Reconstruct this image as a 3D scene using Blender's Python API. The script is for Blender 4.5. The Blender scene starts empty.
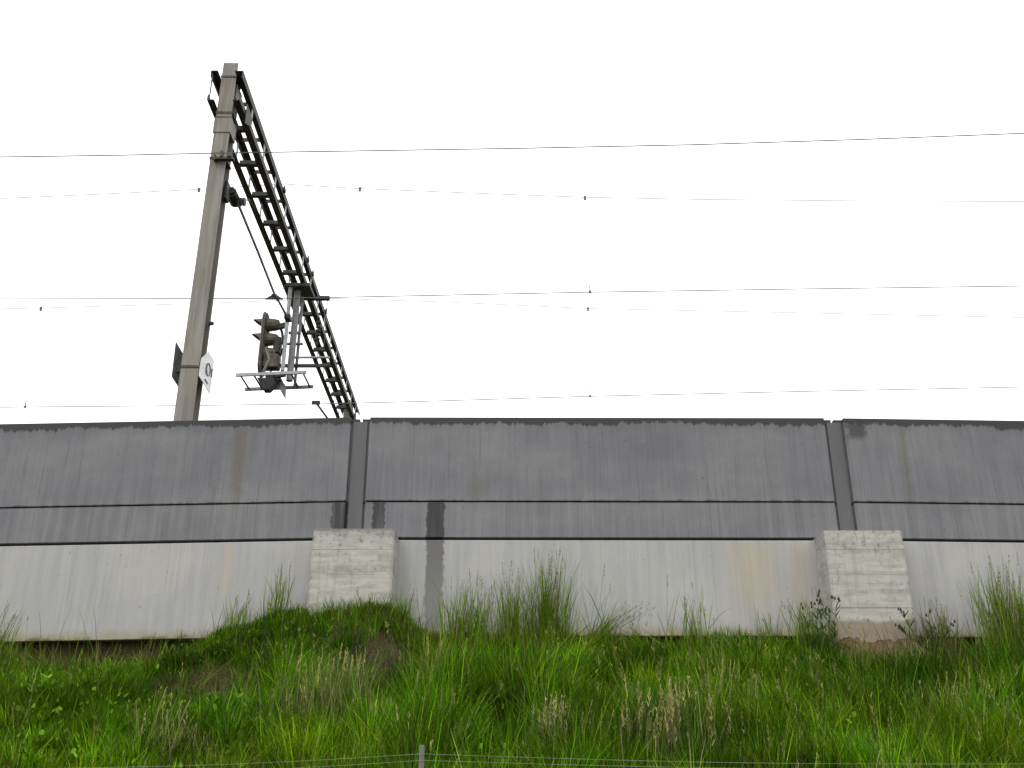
import bpy, bmesh, math, random
import numpy as np
from mathutils import Vector, Matrix

sc = bpy.context.scene
C = sc.collection
random.seed(7)
rng = np.random.default_rng(11)
R = math.radians

# ------------------------------------------------------------------ camera
F = 1000.0
PITCH = R(22.6)
CAMZ = 1.6
cd = bpy.data.cameras.new("camera")
cam = bpy.data.objects.new("camera", cd)
C.objects.link(cam)
cam.location = (0, 0, CAMZ)
cam.rotation_euler = (R(90) + PITCH, 0, 0)
cd.sensor_width = 36
cd.lens = 36 * F / 1024
cd.clip_start = 0.1
cd.clip_end = 3000
sc.camera = cam

# ------------------------------------------------------------------ sky and sun (bright overcast)
SUN_EL, SUN_ROT = R(52), R(205)
w = bpy.data.worlds.new("World")
sc.world = w
w.use_nodes = True
nt = w.node_tree
bg = nt.nodes['Background']
sky = nt.nodes.new('ShaderNodeTexSky')
sky.sky_type = 'NISHITA'
sky.sun_disc = False
sky.sun_elevation = SUN_EL
sky.sun_rotation = SUN_ROT
sky.air_density = 1.0
sky.dust_density = 6.0
mixw = nt.nodes.new('ShaderNodeMix')
mixw.data_type = 'RGBA'
mixw.inputs['Factor'].default_value = 0.88
mixw.inputs[7].default_value = (15.6, 15.7, 15.75, 1)      # even cloud deck over the clear sky
nt.links.new(sky.outputs[0], mixw.inputs[6])
nt.links.new(mixw.outputs[2], bg.inputs['Color'])
bg.inputs['Strength'].default_value = 0.11
sl = bpy.data.lights.new("sun", 'SUN')
sl.energy = 0.7
sl.angle = R(35)
sl.color = (1, 0.97, 0.92)
sun = bpy.data.objects.new("sun", sl)
C.objects.link(sun)
# sky sun_rotation is measured clockwise from +Y
sd = Vector((math.sin(SUN_ROT) * math.cos(SUN_EL), math.cos(SUN_ROT) * math.cos(SUN_EL), math.sin(SUN_EL)))
sun.rotation_euler = sd.to_track_quat('Z', 'Y').to_euler()
sc.view_settings.view_transform = 'Standard'
sc.view_settings.look = 'None'
sc.view_settings.exposure = 0.25
sc.view_settings.gamma = 1.0


# ------------------------------------------------------------------ helpers
def P(px, py, d):
    """point of the place seen at a pixel of the photograph, at horizontal distance d"""
    xc, yc = (px - 512) / F, (384 - py) / F
    y = math.cos(PITCH) - yc * math.sin(PITCH)
    z = math.sin(PITCH) + yc * math.cos(PITCH)
    return Vector((xc * d / y, d, CAMZ + z * d / y))


class MB:
    def __init__(s):
        s.v, s.f, s.m = [], [], []

    def add(s, vs, fs, mi=0):
        b = len(s.v)
        s.v += [tuple(v) for v in vs]
        s.f += [tuple(i + b for i in f) for f in fs]
        s.m += [mi] * len(fs)
        return s

    def box(s, x0, x1, y0, y1, z0, z1, mi=0):
        return s.add([(x, y, z) for z in (z0, z1) for y in (y0, y1) for x in (x0, x1)],
                     [(0, 2, 3, 1), (4, 5, 7, 6), (0, 1, 5, 4), (2, 6, 7, 3), (0, 4, 6, 2), (1, 3, 7, 5)], mi)

    def bar(s, a, b, w, h, up=(0, 0, 1), mi=0):
        a, b = Vector(a), Vector(b)
        d = (b - a).normalized()
        u = Vector(up)
        if abs(d.dot(u)) > 0.98:
            u = Vector((0, 1, 0))
        r = d.cross(u).normalized()
        u = r.cross(d).normalized()
        vs = []
        for p in (a, b):
            for i, j in ((-1, -1), (1, -1), (1, 1), (-1, 1)):
                vs.append(p + r * (i * w / 2) + u * (j * h / 2))
        return s.add(vs, [(3, 2, 1, 0), (4, 5, 6, 7), (0, 1, 5, 4), (1, 2, 6, 5), (2, 3, 7, 6), (3, 0, 4, 7)], mi)

    def tube(s, pts, r, n=6, mi=0, r2=None):
        pts = [Vector(p) for p in pts]
        k = len(pts)
        vs, fs = [], []
        for i, p in enumerate(pts):
            d = (pts[min(i + 1, k - 1)] - pts[max(i - 1, 0)]).normalized()
            u = Vector((0, 0, 1)) if abs(d.z) < 0.9 else Vector((0, 1, 0))
            a = d.cross(u).normalized()
            b = d.cross(a).normalized()
            rr = r if r2 is None else r + (r2 - r) * i / (k - 1)
            for q in range(n):
                t = 2 * math.pi * q / n
                vs.append(p + a * (rr * math.cos(t)) + b * (rr * math.sin(t)))
        for i in range(k - 1):
            for q in range(n):
                fs.append((i * n + q, i * n + (q + 1) % n, (i + 1) * n + (q + 1) % n, (i + 1) * n + q))
        fs.append(tuple(range(n))[::-1])
        fs.append(tuple((k - 1) * n + q for q in range(n)))
        return s.add(vs, fs, mi)

    def prism(s, poly, off, mi=0):
        """closed polygon (list of Vector) pushed along off"""
        off = Vector(off)
        n = len(poly)
        vs = [Vector(p) for p in poly] + [Vector(p) + off for p in poly]
        fs = [tuple(range(n)), tuple(range(2 * n - 1, n - 1, -1))]
        for i in range(n):
            j = (i + 1) % n
            fs.append((i, i + n, j + n, j))
        return s.add(vs, fs, mi)

    def build(s, name, mats, parent=None, bevel=0.0, smooth=False):
        me = bpy.data.meshes.new(name)
        me.from_pydata(s.v, [], s.f)
        bm = bmesh.new()
        bm.from_mesh(me)
        bmesh.ops.recalc_face_normals(bm, faces=bm.faces)
        if bevel:
            bmesh.ops.bevel(bm, geom=[e for e in bm.edges], offset=bevel, segments=1, affect='EDGES', clamp_overlap=True)
        bm.to_mesh(me)
        bm.free()
        if not isinstance(mats, (list, tuple)):
            mats = [mats]
        for m in mats:
            me.materials.append(m)
        if len(mats) > 1 and not bevel:
            for p, mi in zip(me.polygons, s.m):
                p.material_index = mi
        if smooth:
            for p in me.polygons:
                p.use_smooth = True
        o = bpy.data.objects.new(name, me)
        C.objects.link(o)
        if parent:
            o.parent = parent
            o.matrix_parent_inverse = Matrix.Translation(parent.location).inverted()
        return o


def tag(o, label=None, cat=None, group=None, kind=None):
    if label: o['label'] = label
    if cat: o['category'] = cat
    if group: o['group'] = group
    if kind: o['kind'] = kind
    return o


def thing(name, label, cat, loc=(0, 0, 0), group=None):
    o = bpy.data.objects.new(name, None)
    o.empty_display_size = 0.2
    C.objects.link(o)
    o.location = loc
    return tag(o, label, cat, group)


class N:
    """tiny node-graph writer"""
    def __init__(s, name, rough=0.85, spec=0.25):
        s.mat = bpy.data.materials.new(name)
        s.mat.use_nodes = True
        s.t = s.mat.node_tree
        s.b = s.t.nodes['Principled BSDF']
        s.b.inputs['Roughness'].default_value = rough
        s.b.inputs['Specular IOR Level'].default_value = spec

    def new(s, ty): return s.t.nodes.new(ty)

    def put(s, sock, v):
        if hasattr(v, 'is_linked') or isinstance(v, bpy.types.NodeSocket):
            s.t.links.new(v, sock)
        elif v is not None:
            sock.default_value = v

    def math(s, op, a, b=None, clamp=False, c=None):
        n = s.new('ShaderNodeMath')
        n.operation = op
        n.use_clamp = clamp
        s.put(n.inputs[0], a)
        s.put(n.inputs[1], b)
        s.put(n.inputs[2], c)
        return n.outputs[0]

    def pos(s):
        g = s.new('ShaderNodeNewGeometry')
        x = s.new('ShaderNodeSeparateXYZ')
        s.t.links.new(g.outputs['Position'], x.inputs[0])
        return x.outputs[0], x.outputs[1], x.outputs[2]

    def attr(s, name):
        a = s.new('ShaderNodeAttribute')
        a.attribute_name = name
        return a

    def vec(s, x, y, z):
        c = s.new('ShaderNodeCombineXYZ')
        for i, v in enumerate((x, y, z)): s.put(c.inputs[i], v)
        return c.outputs[0]

    def noise(s, v, scale=1.0, det=4, rough=0.55):
        n = s.new('ShaderNodeTexNoise')
        s.put(n.inputs['Vector'], v)
        n.inputs['Scale'].default_value = scale
        n.inputs['Detail'].default_value = det
        n.inputs['Roughness'].default_value = rough
        return n.outputs[0]

    def step(s, v, a, b, x=0.0, y=1.0):
        m = s.new('ShaderNodeMapRange')
        m.interpolation_type = 'SMOOTHSTEP'
        s.put(m.inputs[0], v)
        for i, q in enumerate((a, b, x, y)): s.put(m.inputs[i + 1], q)
        return m.outputs[0]

    def mix(s, f, a, b, mode='MIX'):
        m = s.new('ShaderNodeMix')
        m.data_type = 'RGBA'
        m.blend_type = mode
        s.put(m.inputs[0], f)
        for k, v in ((6, a), (7, b)):
            if isinstance(v, tuple): v = (*v[:3], 1)
            s.put(m.inputs[k], v)
        return m.outputs[2]

    def color(s, v):
        s.put(s.b.inputs['Base Color'], (*v[:3], 1) if isinstance(v, tuple) else v)

    def bump(s, h, strength=0.3, dist=0.01):
        n = s.new('ShaderNodeBump')
        n.inputs['Strength'].default_value = strength
        n.inputs['Distance'].default_value = dist
        s.put(n.inputs['Height'], h)
        s.t.links.new(n.outputs[0], s.b.inputs['Normal'])


def vscale(n, x, y, z, a, b, c):
    return n.vec(n.math('MULTIPLY', x, a), n.math('MULTIPLY', y, b), n.math('MULTIPLY', z, c))


# ------------------------------------------------------------------ materials
def stain(n, x, z, x0, wid, z0, z1, edge=0.03, rag=0.05, soft=0.02, top=0.02, bot=0.02, lean=0.0):
    """mask of a vertical run of damp / rust: centre x0, half width wid, from z1 (top) down to z0"""
    rn = n.noise(n.vec(n.math('MULTIPLY', x, 7.0), x0 * 3.1, n.math('MULTIPLY', z, 9.0)), 1.0, 3)
    rn = n.math('MULTIPLY', n.math('SUBTRACT', rn, 0.5), rag * 2)
    rn2 = n.noise(n.vec(n.math('MULTIPLY', x, 22.0), x0 * 1.7, n.math('MULTIPLY', z, 16.0)), 1.0, 4, 0.7)
    rn = n.math('ADD', rn, n.math('MULTIPLY', n.math('SUBTRACT', rn2, 0.5), rag * 1.2))
    dx = n.math('SUBTRACT', x, x0)
    if lean:
        dx = n.math('ADD', dx, n.math('MULTIPLY', n.math('SUBTRACT', z, z1), lean))
    d = n.math('ADD', n.math('ABSOLUTE', dx), rn)
    m = n.step(d, wid - edge, wid + edge, 1, 0)
    m = n.math('MULTIPLY', m, n.step(z, z0 - bot, z0 + bot))
    return n.math('MULTIPLY', m, n.step(z, z1 - top, z1 + top, 1, 0))


def X(px, d=12.0, py=460):
    return P(px, py, d).x


def panel_mat():
    n = N('panel_concrete', 0.9, 0.2)
    x, y, z0_ = n.pos()
    z = n.attr('wz').outputs['Fac']
    st = n.noise(vscale(n, x, y, z, 9, 1, 0.45), 1.0, 5, 0.6)
    st2 = n.noise(vscale(n, x, y, z, 42, 1, 1.6), 1.0, 3, 0.6)
    cl = n.noise(vscale(n, x, y, z, 0.9, 1, 1.3), 1.0, 4, 0.6)
    gr = n.noise(vscale(n, x, y, z, 60, 60, 60), 1.0, 2)
    base = n.mix(n.step(st, 0.32, 0.70), (0.126, 0.128, 0.139), (0.156, 0.158, 0.167))
    base = n.mix(n.math('MULTIPLY', n.step(st2, 0.3, 0.75), 0.7), base, (0.174, 0.176, 0.184))
    base = n.mix(n.math('MULTIPLY', n.step(cl, 0.42, 0.72), 0.55), base, (0.210, 0.212, 0.216))
    base = n.mix(n.math('MULTIPLY', n.step(cl, 0.45, 0.25), 0.5), base, (0.110, 0.110, 0.121))
    run = n.noise(vscale(n, x, y, z, 26, 1, 0.5), 1.0, 4, 0.65)
    runm = n.math('MULTIPLY', n.step(run, 0.56, 0.66), n.step(cl, 0.35, 0.6))
    base = n.mix(n.math('MULTIPLY', runm, 0.42), base, (0.092, 0.092, 0.102))
    run2 = n.noise(n.vec(n.math('MULTIPLY', x, 34), 17.0, n.math('MULTIPLY', z, 0.7)), 1.0, 3, 0.6)
    base = n.mix(n.math('MULTIPLY', n.step(run2, 0.60, 0.70), 0.35), base, (0.205, 0.206, 0.209))
    pin = n.noise(vscale(n, x, y, z, 24, 24, 24), 1.0, 1, 0.4)
    base = n.mix(n.math('MULTIPLY', n.step(pin, 0.78, 0.81), 0.5), base, (0.05, 0.05, 0.052))
    # browner grime towards the panel left ends
    base = n.mix(n.math('MULTIPLY', n.step(gr, 0.4, 0.7), 0.16), base, (0.09, 0.09, 0.09))
    # damp along the top edge, with a scalloped lower limit
    sc1 = n.noise(n.vec(n.math('MULTIPLY', x, 1.3), 3.0, 0.0), 1.0, 5, 0.72)
    sc2 = n.noise(vscale(n, x, y, z, 10.0, 1.0, 2.5), 1.0, 5, 0.7)
    sc3 = n.noise(n.vec(n.math('MULTIPLY', x, 0.35), 11.0, 0.0), 1.0, 2, 0.5)
    lim = n.math('ADD', n.math('MULTIPLY', sc1, -0.26), n.math('MULTIPLY', sc2, -0.22))
    lim = n.math('ADD', lim, n.math('MULTIPLY', sc3, -0.14))
    lim = n.math('ADD', lim, 6.136 + 0.215)
    dz = n.math('SUBTRACT', z, lim)
    damp = n.step(dz, -0.016, 0.020)
    halo = n.math('MULTIPLY', n.step(dz, -0.14, 0.0), 0.22)
    base = n.mix(halo, base, (0.085, 0.085, 0.088))
    stains = [damp]
    # damp runs below the joint
    stains.append(stain(n, x, z, X(435.5, py=520), 0.105, 4.4, 5.03, 0.014, 0.05))
    stains.append(stain(n, x, z, X(378.5, py=515), 0.078, 4.4, 5.03, 0.012, 0.045))
    stains.append(stain(n, x, z, X(339.5, py=515), 0.10, 4.4, 5.03, 0.012, 0.05))
    stains.append(n.math('MULTIPLY', stain(n, x, z, X(861), 0.11, 5.86, 6.07, 0.05, 0.16, bot=0.05), 0.8))
    # soft damp edge above the joint
    je = n.noise(n.vec(n.math('MULTIPLY', x, 5.0), 1.0, 0.0), 1.0, 4, 0.7)
    jl = n.math('ADD', n.math('MULTIPLY', n.math('SUBTRACT', je, 0.45), 0.10), 5.03)
    jm = n.math('MULTIPLY', n.step(n.math('SUBTRACT', z, jl), -0.005, 0.012, 1, 0), n.step(z, 5.0, 5.01))
    stains.append(n.math('MULTIPLY', jm, 0.75))
    m = stains[0]
    for q in stains[1:]:
        m = n.math('MAXIMUM', m, q)
    base = n.mix(n.math('MULTIPLY', m, 0.92), base, (0.027, 0.027, 0.029))
    # ochre runs
    o = stain(n, x, z, X(240, py=440), 0.07, 5.05, 6.0, 0.06, 0.05, lean=0.03, bot=0.15, top=0.08)
    o = n.math('MAXIMUM', o, stain(n, x, z, X(905, py=440), 0.03, 5.05, 6.02, 0.06, 0.05, lean=-0.05, bot=0.2, top=0.08))
    o = n.math('MAXIMUM', o, n.math('MULTIPLY', stain(n, x, z, X(478), 0.10, 5.0, 5.30, 0.1, 0.08, bot=0.01, top=0.15), 0.6))
    base = n.mix(n.math('MULTIPLY', o, 0.5), base, (0.115, 0.095, 0.055))
    # pale lime blush at the panel foot
    lb = n.math('MULTIPLY', n.step(z, 5.02, 5.16, 1, 0), n.step(st, 0.45, 0.75))
    base = n.mix(n.math('MULTIPLY', lb, 0.35), base, (0.24, 0.235, 0.22))
    n.color(base)
    n.put(n.b.inputs['Roughness'], n.step(m, 0, 1, 0.9, 0.55))
    n.bump(n.math('ADD', n.math('MULTIPLY', st2, 0.6), gr), 0.25, 0.004)
    return n.mat


def plinth_mat():
    n = N('plinth_concrete', 0.9, 0.2)
    x, y, _ = n.pos()
    z = n.attr('wz').outputs['Fac']
    st = n.noise(vscale(n, x, y, z, 8, 1, 0.5), 1.0, 5, 0.6)
    st2 = n.noise(vscale(n, x, y, z, 36, 1, 1.8), 1.0, 3, 0.6)
    cl = n.noise(vscale(n, x, y, z, 0.8, 1, 1.2), 1.0, 4, 0.6)
    gr = n.noise(vscale(n, x, y, z, 55, 55, 55), 1.0, 2)
    base = n.mix(n.step(st, 0.34, 0.68), (0.285, 0.284, 0.283), (0.345, 0.342, 0.334))
    base = n.mix(n.math('MULTIPLY', n.step(st2, 0.35, 0.72), 0.6), base, (0.335, 0.333, 0.328))
    base = n.mix(n.math('MULTIPLY', n.step(cl, 0.45, 0.7), 0.5), base, (0.395, 0.386, 0.364))
    base = n.mix(n.math('MULTIPLY', n.step(gr, 0.45, 0.75), 0.12), base, (0.25, 0.25, 0.25))
    run = n.noise(vscale(n, x, y, z, 22, 1, 0.45), 1.0, 4, 0.65)
    base = n.mix(n.math('MULTIPLY', n.step(run, 0.54, 0.68), 0.38), base, (0.235, 0.235, 0.237))
    run2 = n.noise(n.vec(n.math('MULTIPLY', x, 30), 9.0, n.math('MULTIPLY', z, 0.6)), 1.0, 3, 0.6)
    base = n.mix(n.math('MULTIPLY', n.step(run2, 0.58, 0.70), 0.35), base, (0.43, 0.425, 0.41))
    pin = n.noise(vscale(n, x, y, z, 22, 22, 22), 1.0, 1, 0.4)
    base = n.mix(n.math('MULTIPLY', n.step(pin, 0.75, 0.79), 0.5), base, (0.14, 0.14, 0.135))
    # long damp run below the post and its neighbour
    s1 = stain(n, x, z, X(434, py=580), 0.105, 3.2, 4.6, 0.016, 0.055)
    base = n.mix(n.math('MULTIPLY', s1, n.step(z, 3.3, 4.6, 0.5, 0.85)), base, (0.10, 0.098, 0.095))
    # rust bloom and ochre weeping
    r1 = stain(n, x, z, X(752, py=560), 0.20, 3.7, 4.48, 0.22, 0.2, bot=0.4, top=0.03)
    r1 = n.math('MAXIMUM', r1, stain(n, x, z, X(735, py=560), 0.02, 3.9, 4.5, 0.05, 0.03, bot=0.2))
    r1 = n.math('MAXIMUM', r1, n.math('MULTIPLY', stain(n, x, z, X(228, py=560), 0.04, 3.9, 4.5, 0.07, 0.05, bot=0.3), 0.9))
    r1 = n.math('MAXIMUM', r1, n.math('MULTIPLY', stain(n, x, z, X(800, py=560), 0.13, 3.6, 4.5, 0.2, 0.1, bot=0.4), 0.7))
    base = n.mix(n.math('MULTIPLY', r1, 0.42), base, (0.40, 0.31, 0.16))
    # earth splash and moss at the foot
    e = n.noise(vscale(n, x, y, z, 5, 5, 9), 1.0, 5, 0.65)
    el = n.math('ADD', n.math('MULTIPLY', e, 0.22), 3.36)
    em = n.step(n.math('SUBTRACT', z, el), -0.05, 0.05, 1, 0)
    base = n.mix(n.math('MULTIPLY', em, 0.55), base, (0.27, 0.23, 0.12))
    em2 = n.step(n.math('SUBTRACT', z, el), -0.10, -0.04, 1, 0)
    base = n.mix(n.math('MULTIPLY', em2, n.step(e, 0.4, 0.6)), base, (0.14, 0.125, 0.06))
    n.color(base)
    n.bump(n.math('ADD', n.math('MULTIPLY', st2, 0.5), gr), 0.25, 0.004)
    return n.mat


def buttress_mat():
    n = N('board_marked_concrete', 0.92, 0.2)
    x, y, z = n.pos()
    bd = n.noise(vscale(n, x, y, z, 3.0, 3.0, 15), 1.0, 5, 0.65)
    cl = n.noise(vscale(n, x, y, z, 3.0, 3.0, 4.5), 1.0, 5, 0.62)
    bl = n.noise(vscale(n, x, y, z, 17, 17, 13), 1.0, 6, 0.72)
    gr = n.noise(vscale(n, x, y, z, 70, 70, 70), 1.0, 2)
    base = n.mix(n.step(bd, 0.35, 0.68), (0.325, 0.316, 0.285), (0.415, 0.405, 0.368))
    base = n.mix(n.math('MULTIPLY', n.step(cl, 0.48, 0.70), 0.55), base, (0.235, 0.226, 0.198))
    # dark lichen, thickest under the top edge
    tp = n.step(z, 4.1, 4.56, 0.0, 0.06)
    lm = n.step(n.math('ADD', bl, tp), 0.56, 0.72)
    base = n.mix(n.math('MULTIPLY', lm, 0.72), base, (0.12, 0.115, 0.10))
    te = n.math('MULTIPLY', n.step(n.math('ADD', z, n.math('MULTIPLY', bl, 0.03)), 4.55, 4.575), 0.5)
    base = n.mix(te, base, (0.10, 0.095, 0.085))
    bands = n.noise(n.vec(n.math('MULTIPLY', x, 0.8), 2.0, n.math('MULTIPLY', z, 7.0)), 1.0, 3, 0.6)
    bm_ = n.math('MULTIPLY', n.step(bands, 0.52, 0.66), n.step(bl, 0.36, 0.6))
    base = n.mix(n.math('MULTIPLY', bm_, 0.55), base, (0.19, 0.185, 0.165))
    sp = n.noise(vscale(n, x, y, z, 30, 30, 22), 1.0, 3, 0.7)
    base = n.mix(n.math('MULTIPLY', n.step(sp, 0.64, 0.72), 0.4), base, (0.10, 0.098, 0.088))
    vr_ = n.noise(vscale(n, x, y, z, 14, 14, 0.8), 1.0, 4, 0.65)
    base = n.mix(n.math('MULTIPLY', n.step(vr_, 0.55, 0.68), 0.3), base, (0.22, 0.215, 0.185))
    # earth stain at the foot
    el = n.math('ADD', n.math('MULTIPLY', cl, 0.16), 3.425)
    em = n.step(n.math('SUBTRACT', z, el), -0.03, 0.03, 1, 0)
    base = n.mix(n.math('MULTIPLY', em, 0.82), base, (0.20, 0.165, 0.12))
    n.color(base)
    n.bump(n.math('ADD', n.math('MULTIPLY', bd, 0.7), n.math('MULTIPLY', gr, 0.5)), 0.35, 0.005)
    return n.mat


def flat_mat(name, c1, c2, scale=8, rough=0.7, spec=0.3, sz=1.0, metal=0.0, bump=0.1):
    n = N(name, rough, spec)
    x, y, z = n.pos()
    a = n.noise(vscale(n, x, y, z, scale, scale, scale * sz), 1.0, 4, 0.6)
    n.color(n.mix(n.step(a, 0.33, 0.68), c1, c2))
    n.b.inputs['Metallic'].default_value = metal
    if bump:
        n.bump(a, bump, 0.004)
    return n.mat


def mast_mat():
    n = N('weathered_mast_steel', 0.75, 0.25)
    x, y, z = n.pos()
    a = n.noise(vscale(n, x, y, z, 14, 14, 0.8), 1.0, 5, 0.6)
    b = n.noise(vscale(n, x, y, z, 3, 3, 2.2), 1.0, 4, 0.6)
    base = n.mix(n.step(a, 0.33, 0.68), (0.155, 0.147, 0.128), (0.235, 0.226, 0.205))
    base = n.mix(n.math('MULTIPLY', n.step(b, 0.48, 0.72), 0.5), base, (0.20, 0.168, 0.115))
    base = n.mix(n.math('MULTIPLY', n.step(b, 0.45, 0.25), 0.5), base, (0.21, 0.21, 0.20))
    n.color(base)
    n.bump(a, 0.15, 0.004)
    return n.mat


M = {}
M['panel'] = panel_mat()
M['plinth'] = plinth_mat()
M['buttress'] = buttress_mat()
M['post'] = flat_mat('grey_painted_post', (0.088, 0.088, 0.090), (0.104, 0.104, 0.105), 5, 0.75, 0.3, 0.2)
M['mast'] = mast_mat()
M['mastside'] = flat_mat('shade_toned_mast_web', (0.016, 0.015, 0.013), (0.034, 0.030, 0.026), 6, 0.85, 0.2, 0.3)  # shade of the recess between the flanges, put into the web colour
M['lattice'] = flat_mat('dark_lattice_steel', (0.044, 0.042, 0.040), (0.078, 0.072, 0.065), 7, 0.7, 0.3)
M['galv'] = flat_mat('galvanised_steel', (0.24, 0.25, 0.26), (0.34, 0.35, 0.36), 10, 0.55, 0.4)
M['galvdark'] = flat_mat('dull_galvanised_steel', (0.13, 0.13, 0.13), (0.20, 0.20, 0.195), 10, 0.65, 0.3)
M['black'] = flat_mat('black_paint', (0.012, 0.012, 0.012), (0.026, 0.025, 0.024), 9, 0.6, 0.35)
M['seal'] = flat_mat('dark_joint_seal', (0.03, 0.03, 0.03), (0.05, 0.05, 0.05), 9, 0.8, 0.2)
M['housing'] = flat_mat('weathered_signal_housing', (0.06, 0.056, 0.048), (0.125, 0.11, 0.09), 7, 0.75, 0.25)
M['wire'] = flat_mat('copper_wire', (0.06, 0.085, 0.085), (0.085, 0.115, 0.115), 3, 0.6, 0.3, bump=0)
M['white'] = flat_mat('white_sign_plate', (0.55, 0.55, 0.55), (0.70, 0.70, 0.69), 9, 0.6, 0.3)
M['print'] = flat_mat('black_sign_print', (0.06, 0.06, 0.06), (0.11, 0.11, 0.11), 9, 0.6, 0.3, bump=0)
M['signback'] = flat_mat('grey_sign_back', (0.10, 0.10, 0.10), (0.16, 0.16, 0.155), 9, 0.6, 0.3)
M['timber'] = flat_mat('weathered_timber', (0.13, 0.125, 0.11), (0.21, 0.20, 0.18), 24, 0.9, 0.15, 0.1, bump=0.4)
M['fencewire'] = flat_mat('pale_fence_wire', (0.15, 0.165, 0.11), (0.22, 0.24, 0.17), 5, 0.6, 0.3, bump=0)
M['lens'] = flat_mat('dark_signal_lens', (0.02, 0.03, 0.02), (0.03, 0.04, 0.03), 5, 0.2, 0.5, bump=0)


def plant_mat(name, transl=0.35, rough=0.6):
    n = N(name, rough, 0.2)
    a = n.attr('col')
    n.put(n.b.inputs['Base Color'], a.outputs['Color'])
    tr = n.new('ShaderNodeBsdfTranslucent')
    n.put(tr.inputs['Color'], a.outputs['Color'])
    ms = n.new('ShaderNodeMixShader')
    ms.inputs[0].default_value = transl
    n.b.inputs['Specular IOR Level'].default_value = .08
    out = n.t.nodes['Material Output']
    n.t.links.new(n.b.outputs[0], ms.inputs[1])
    n.t.links.new(tr.outputs[0], ms.inputs[2])
    n.t.links.new(ms.outputs[0], out.inputs[0])
    return n.mat


M['plant'] = plant_mat('plant_blades')


def soil_mat():
    n = N('earth_and_thatch', 0.95, 0.1)
    x, y, z = n.pos()
    a = n.noise(vscale(n, x, y, z, 5, 5, 5), 1.0, 6, 0.65)
    b = n.noise(vscale(n, x, y, z, 34, 34, 34), 1.0, 4, 0.65)
    g = n.noise(vscale(n, x, y, z, 1.1, 1.1, 1.1), 1.0, 3)
    base = n.mix(n.step(b, 0.35, 0.7), (0.028, 0.020, 0.012), (0.075, 0.052, 0.030))
    base = n.mix(n.math('MULTIPLY', n.step(a, 0.45, 0.62), 0.6), base, (0.045, 0.05, 0.014))
    far = n.step(y, 13, 30)
    base = n.mix(n.math('MULTIPLY', far, 0.6), base, (0.06, 0.075, 0.03))
    n.color(base)
    n.bump(n.math('ADD', a, b), 0.8, 0.03)
    return n.mat


M['soil'] = soil_mat()


# ------------------------------------------------------------------ terrain
WALL = [(-14.0, 12.22, -0.15), (-8.0, 12.08, -0.092), (-1.94, 12.0, 0.0), (4.13, 12.03, 0.0), (10.2, 12.14, -0.05), (16.2, 12.3, -0.08)]
WX, WY, WD = (np.array(q) for q in zip(*WALL))


def hash2(ix, iy, s):
    h = (ix.astype(np.int64) * 374761393 + iy.astype(np.int64) * 668265263 + s * 974711) & 0x7fffffff
    h = ((h ^ (h >> 13)) * 1274126177) & 0x7fffffff
    return ((h ^ (h >> 16)) & 0xffff) / 65535.0


def vnoise(x, y, s=0):
    x, y = np.asarray(x, float), np.asarray(y, float)
    ix, iy = np.floor(x), np.floor(y)
    fx, fy = x - ix, y - iy
    fx, fy = fx * fx * (3 - 2 * fx), fy * fy * (3 - 2 * fy)
    a, b = hash2(ix, iy, s), hash2(ix + 1, iy, s)
    c, d = hash2(ix, iy + 1, s), hash2(ix + 1, iy + 1, s)
    return (a * (1 - fx) + b * fx) * (1 - fy) + (c * (1 - fx) + d * fx) * fy


def fbm(x, y, s=0, o=3):
    t, a, q = 0, 0.5, 0
    for k in range(o):
        t = t + a * vnoise(x * 2 ** k, y * 2 ** k, s + k)
        q += a
        a *= 0.5
    return t / q


def sstep(v, a, b):
    t = np.clip((v - a) / (b - a), 0, 1)
    return t * t * (3 - 2 * t)


EDGE_PX = np.array([-300, 0, 60, 100, 200, 217, 240, 262, 312, 400, 425, 450, 560, 700, 780, 822, 842, 915, 940, 1024, 1300])
EDGE_DZ = np.array([0.0, -.05, -.12, -.30, -.28, -.12, .08, .22, .42, .38, .12, .06, .0, -.04, .0, .0, -.06, -.10, -.02, .02, .05])
EDGE_X = (EDGE_PX - 512) * 0.01225


def ground(x, y):
    x, y = np.asarray(x, float), np.asarray(y, float)
    ys = y - (np.interp(x, WX, WY) - 12.0) * sstep(y, 6, 11)
    b = np.interp(ys, [-60, 0, 3.5, 5, 7.5, 9.5, 10.8, 11.5, 12.0, 12.14, 12.27, 34, 44, 60],
                  [0, 0, .25, .75, 1.62, 2.32, 2.83, 3.16, 3.27, 3.30, 4.3, 4.3, 0.2, 0])
    inslope = sstep(ys, 3, 7) * (1 - sstep(ys, 11.9, 12.1))
    e = np.interp(x, EDGE_X, EDGE_DZ) * sstep(ys, 9.6, 11.4) * (1 - sstep(ys, 12.12, 12.2))
    bump = (fbm(x * .8, y * .8, 3) - .5) * (.42 - .26 * sstep(ys, 10.3, 11.4)) + (fbm(x * 2.7, y * 2.7, 9) - .5) * .20
    return b + e + bump * inslope


def ground_hit(px, py):
    xs, yc = (px - 512) / F, (384 - py) / F
    yy = math.cos(PITCH) - yc * math.sin(PITCH)
    zz = math.sin(PITCH) + yc * math.cos(PITCH)
    d = np.linspace(5.5, 11.85, 400)
    z = CAMZ + zz / yy * d
    x = xs / yy * d
    k = np.where(ground(x, d) >= z)[0]
    i = k[0] if len(k) else len(d) - 1
    return Vector((float(x[i]), float(d[i]), float(ground(x[i], d[i]))))


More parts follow.
